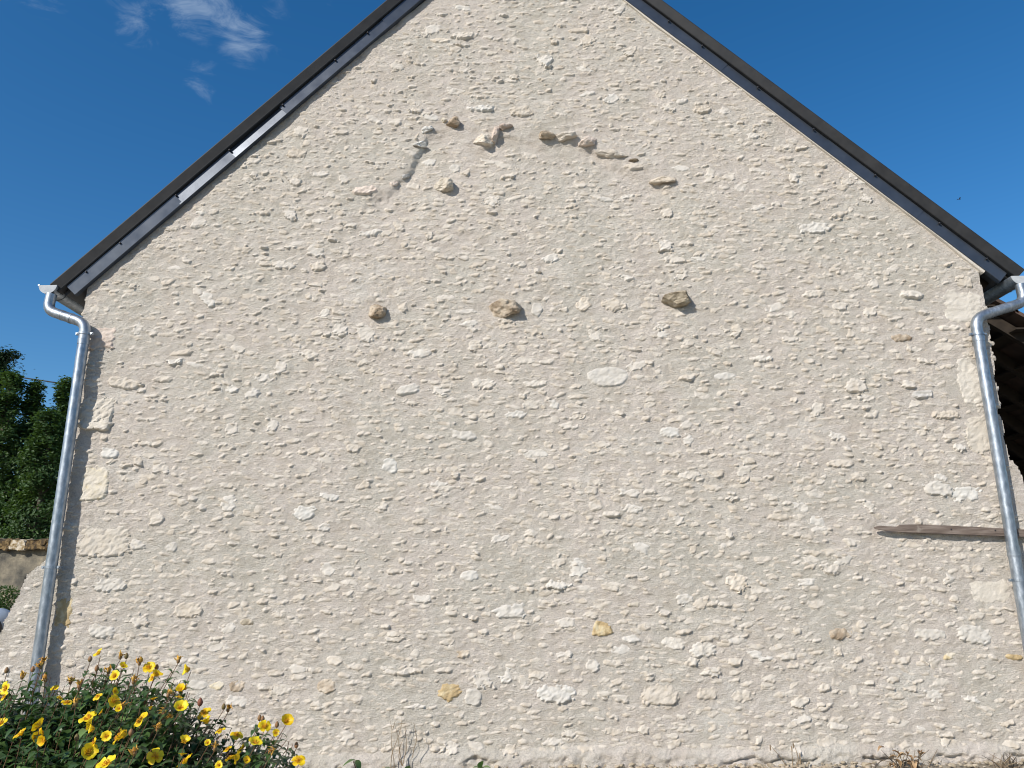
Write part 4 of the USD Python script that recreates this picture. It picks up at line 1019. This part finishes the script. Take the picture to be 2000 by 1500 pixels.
def flower(c, axis, R_, rr, open_=0.75):
    ax, s, t = frame(axis); MBp = MB()
    for k in range(5):
        a_ = 2 * math.pi * k / 5 + rr.normal(0, .08); rd = math.cos(a_) * s + math.sin(a_) * t; sd = -math.sin(a_) * s + math.cos(a_) * t
        sz = R_ * rr.uniform(.88, 1.1); V = []
        for q, w_ in zip((0.06, .3, .6, .85, 1.0), (.08, .34, .58, .60, .34)):
            up_ = (1 - open_) * 1.4 * q + .35 * q * (1 - q) * 0 - .30 * open_ * q * q + .35 * math.sin(q * 2.2)
            for j, wj in enumerate((-1, -.5, 0, .5, 1)):
                V.append(c + rd * sz * q * (0.55 + .45 * open_) + sd * sz * w_ * wj * .72 + ax * sz * (up_ * .8 + .16 * wj * wj * w_))
        F = []
        for i in range(4):
            for j in range(4): F.append([i * 5 + j, i * 5 + j + 1, i * 5 + j + 6, i * 5 + j + 5])
        MBp.add(V, F)
    st = MB()
    for k in range(30):
        d_ = ax * rr.uniform(.6, 1) + s * rr.normal(0, .5) + t * rr.normal(0, .5); d_ /= np.linalg.norm(d_)
        st.add(*tube([c + ax * R_ * .03, c + d_ * R_ * .62], [R_ * .016, R_ * .042], 4))
    return MBp.get(), st.get()


for (px, py, rp_) in op:
    e_ = ztop_px(px); Y = -4.45 - 0.0030 * max(0, py - e_) + rr.normal(0, .05)
    c = pix(px, py, Y); R_ = rp_ * proj(c)[2] / FPX * 1.08
    grow((px + rr.normal(0, 2), py + 4), Y + .02, int(rr.integers(8, 13)))
    ax = np.array([rr.normal(-.1, .75), rr.normal(-.5, .5), rr.normal(.75, .4)])
    pt, st = flower(c, ax, R_, rr, rr.uniform(.35, .95))
    fl = obj('flower', pt, MT['petal'], bush, smooth=True); obj('stamens', st, MT['stamen'], fl)
for (px, py) in wl:
    e_ = ztop_px(px); Y = -4.42 - 0.0028 * max(0, py - e_) + rr.normal(0, .05)
    c = pix(px, py, Y); grow((px, py + 6), Y + .01, int(rr.integers(7, 11)))
    ax = np.array([rr.normal(0, .4), rr.normal(-.3, .3), 1.0]); ax_, s_, t_ = frame(ax); mb = MB()
    for k in range(8):
        a_ = 2 * math.pi * k / 8 + rr.normal(0, .2); d_ = ax_ * rr.uniform(.5, 1.1) + (math.cos(a_) * s_ + math.sin(a_) * t_) * rr.uniform(.3, .9)
        v_, f_ = blade(c - ax_ * .006, c - ax_ * .006 + d_ / np.linalg.norm(d_) * rr.uniform(.018, .030), rr.uniform(.006, .011), rr.uniform(-.3, .4), rr, .5); mb.add(v_, f_)
    fl = obj('wilted_flower', mb.get(), MT['wilt'], bush, smooth=True)
    m = trimesh.creation.icosphere(1, .0065); m.apply_scale((1, 1, 1.5)); m.apply_translation(c - ax_ * .004); obj('seed_capsule', m, MT['bud'], fl, smooth=True)
for (px, py, mm) in bd:
    e_ = ztop_px(px); Y = -4.42 - 0.0028 * max(0, py - e_)
    c = pix(px, py, Y); grow((px, py + 7), Y, 6)
    m = trimesh.creation.icosphere(2, .0075 if mm == 'bud' else .010); v = m.vertices; v[:, 2] *= 1.5; v[:, :2] *= (1 - .35 * np.clip(v[:, 2:] / .012, 0, 1)); m.vertices = v; m.apply_translation(c)
    obj('bud' if mm == 'bud' else 'seed_capsule', m, MT[mm], bush, smooth=True)
vis = []
for k, (b_, t_, w_, sg) in enumerate(leaf_list):
    px, py, z_ = proj((b_ + t_) / 2)
    ok = -20 < px < 2000 and py < 1515
    vis.append((w_ * np.linalg.norm(t_ - b_) / z_ ** 2) if ok else 0)
ordr = np.argsort(-np.array(vis)); pick = set(ordr[:300].tolist())
mass = MB()
for k, (b_, t_, w_, sg) in enumerate(leaf_list):
    v_, f_ = blade(b_, t_, w_, sg, rr)
    if k in pick: obj('leaf', (v_, f_), MT['leaf'], bush, smooth=True)
    else: mass.add(v_, f_)
obj('leaves', mass.get(), MT['leaf_i'], bush, smooth=True, kind='stuff')
obj('stems', stems.get(), MT['stem'], bush, smooth=True)
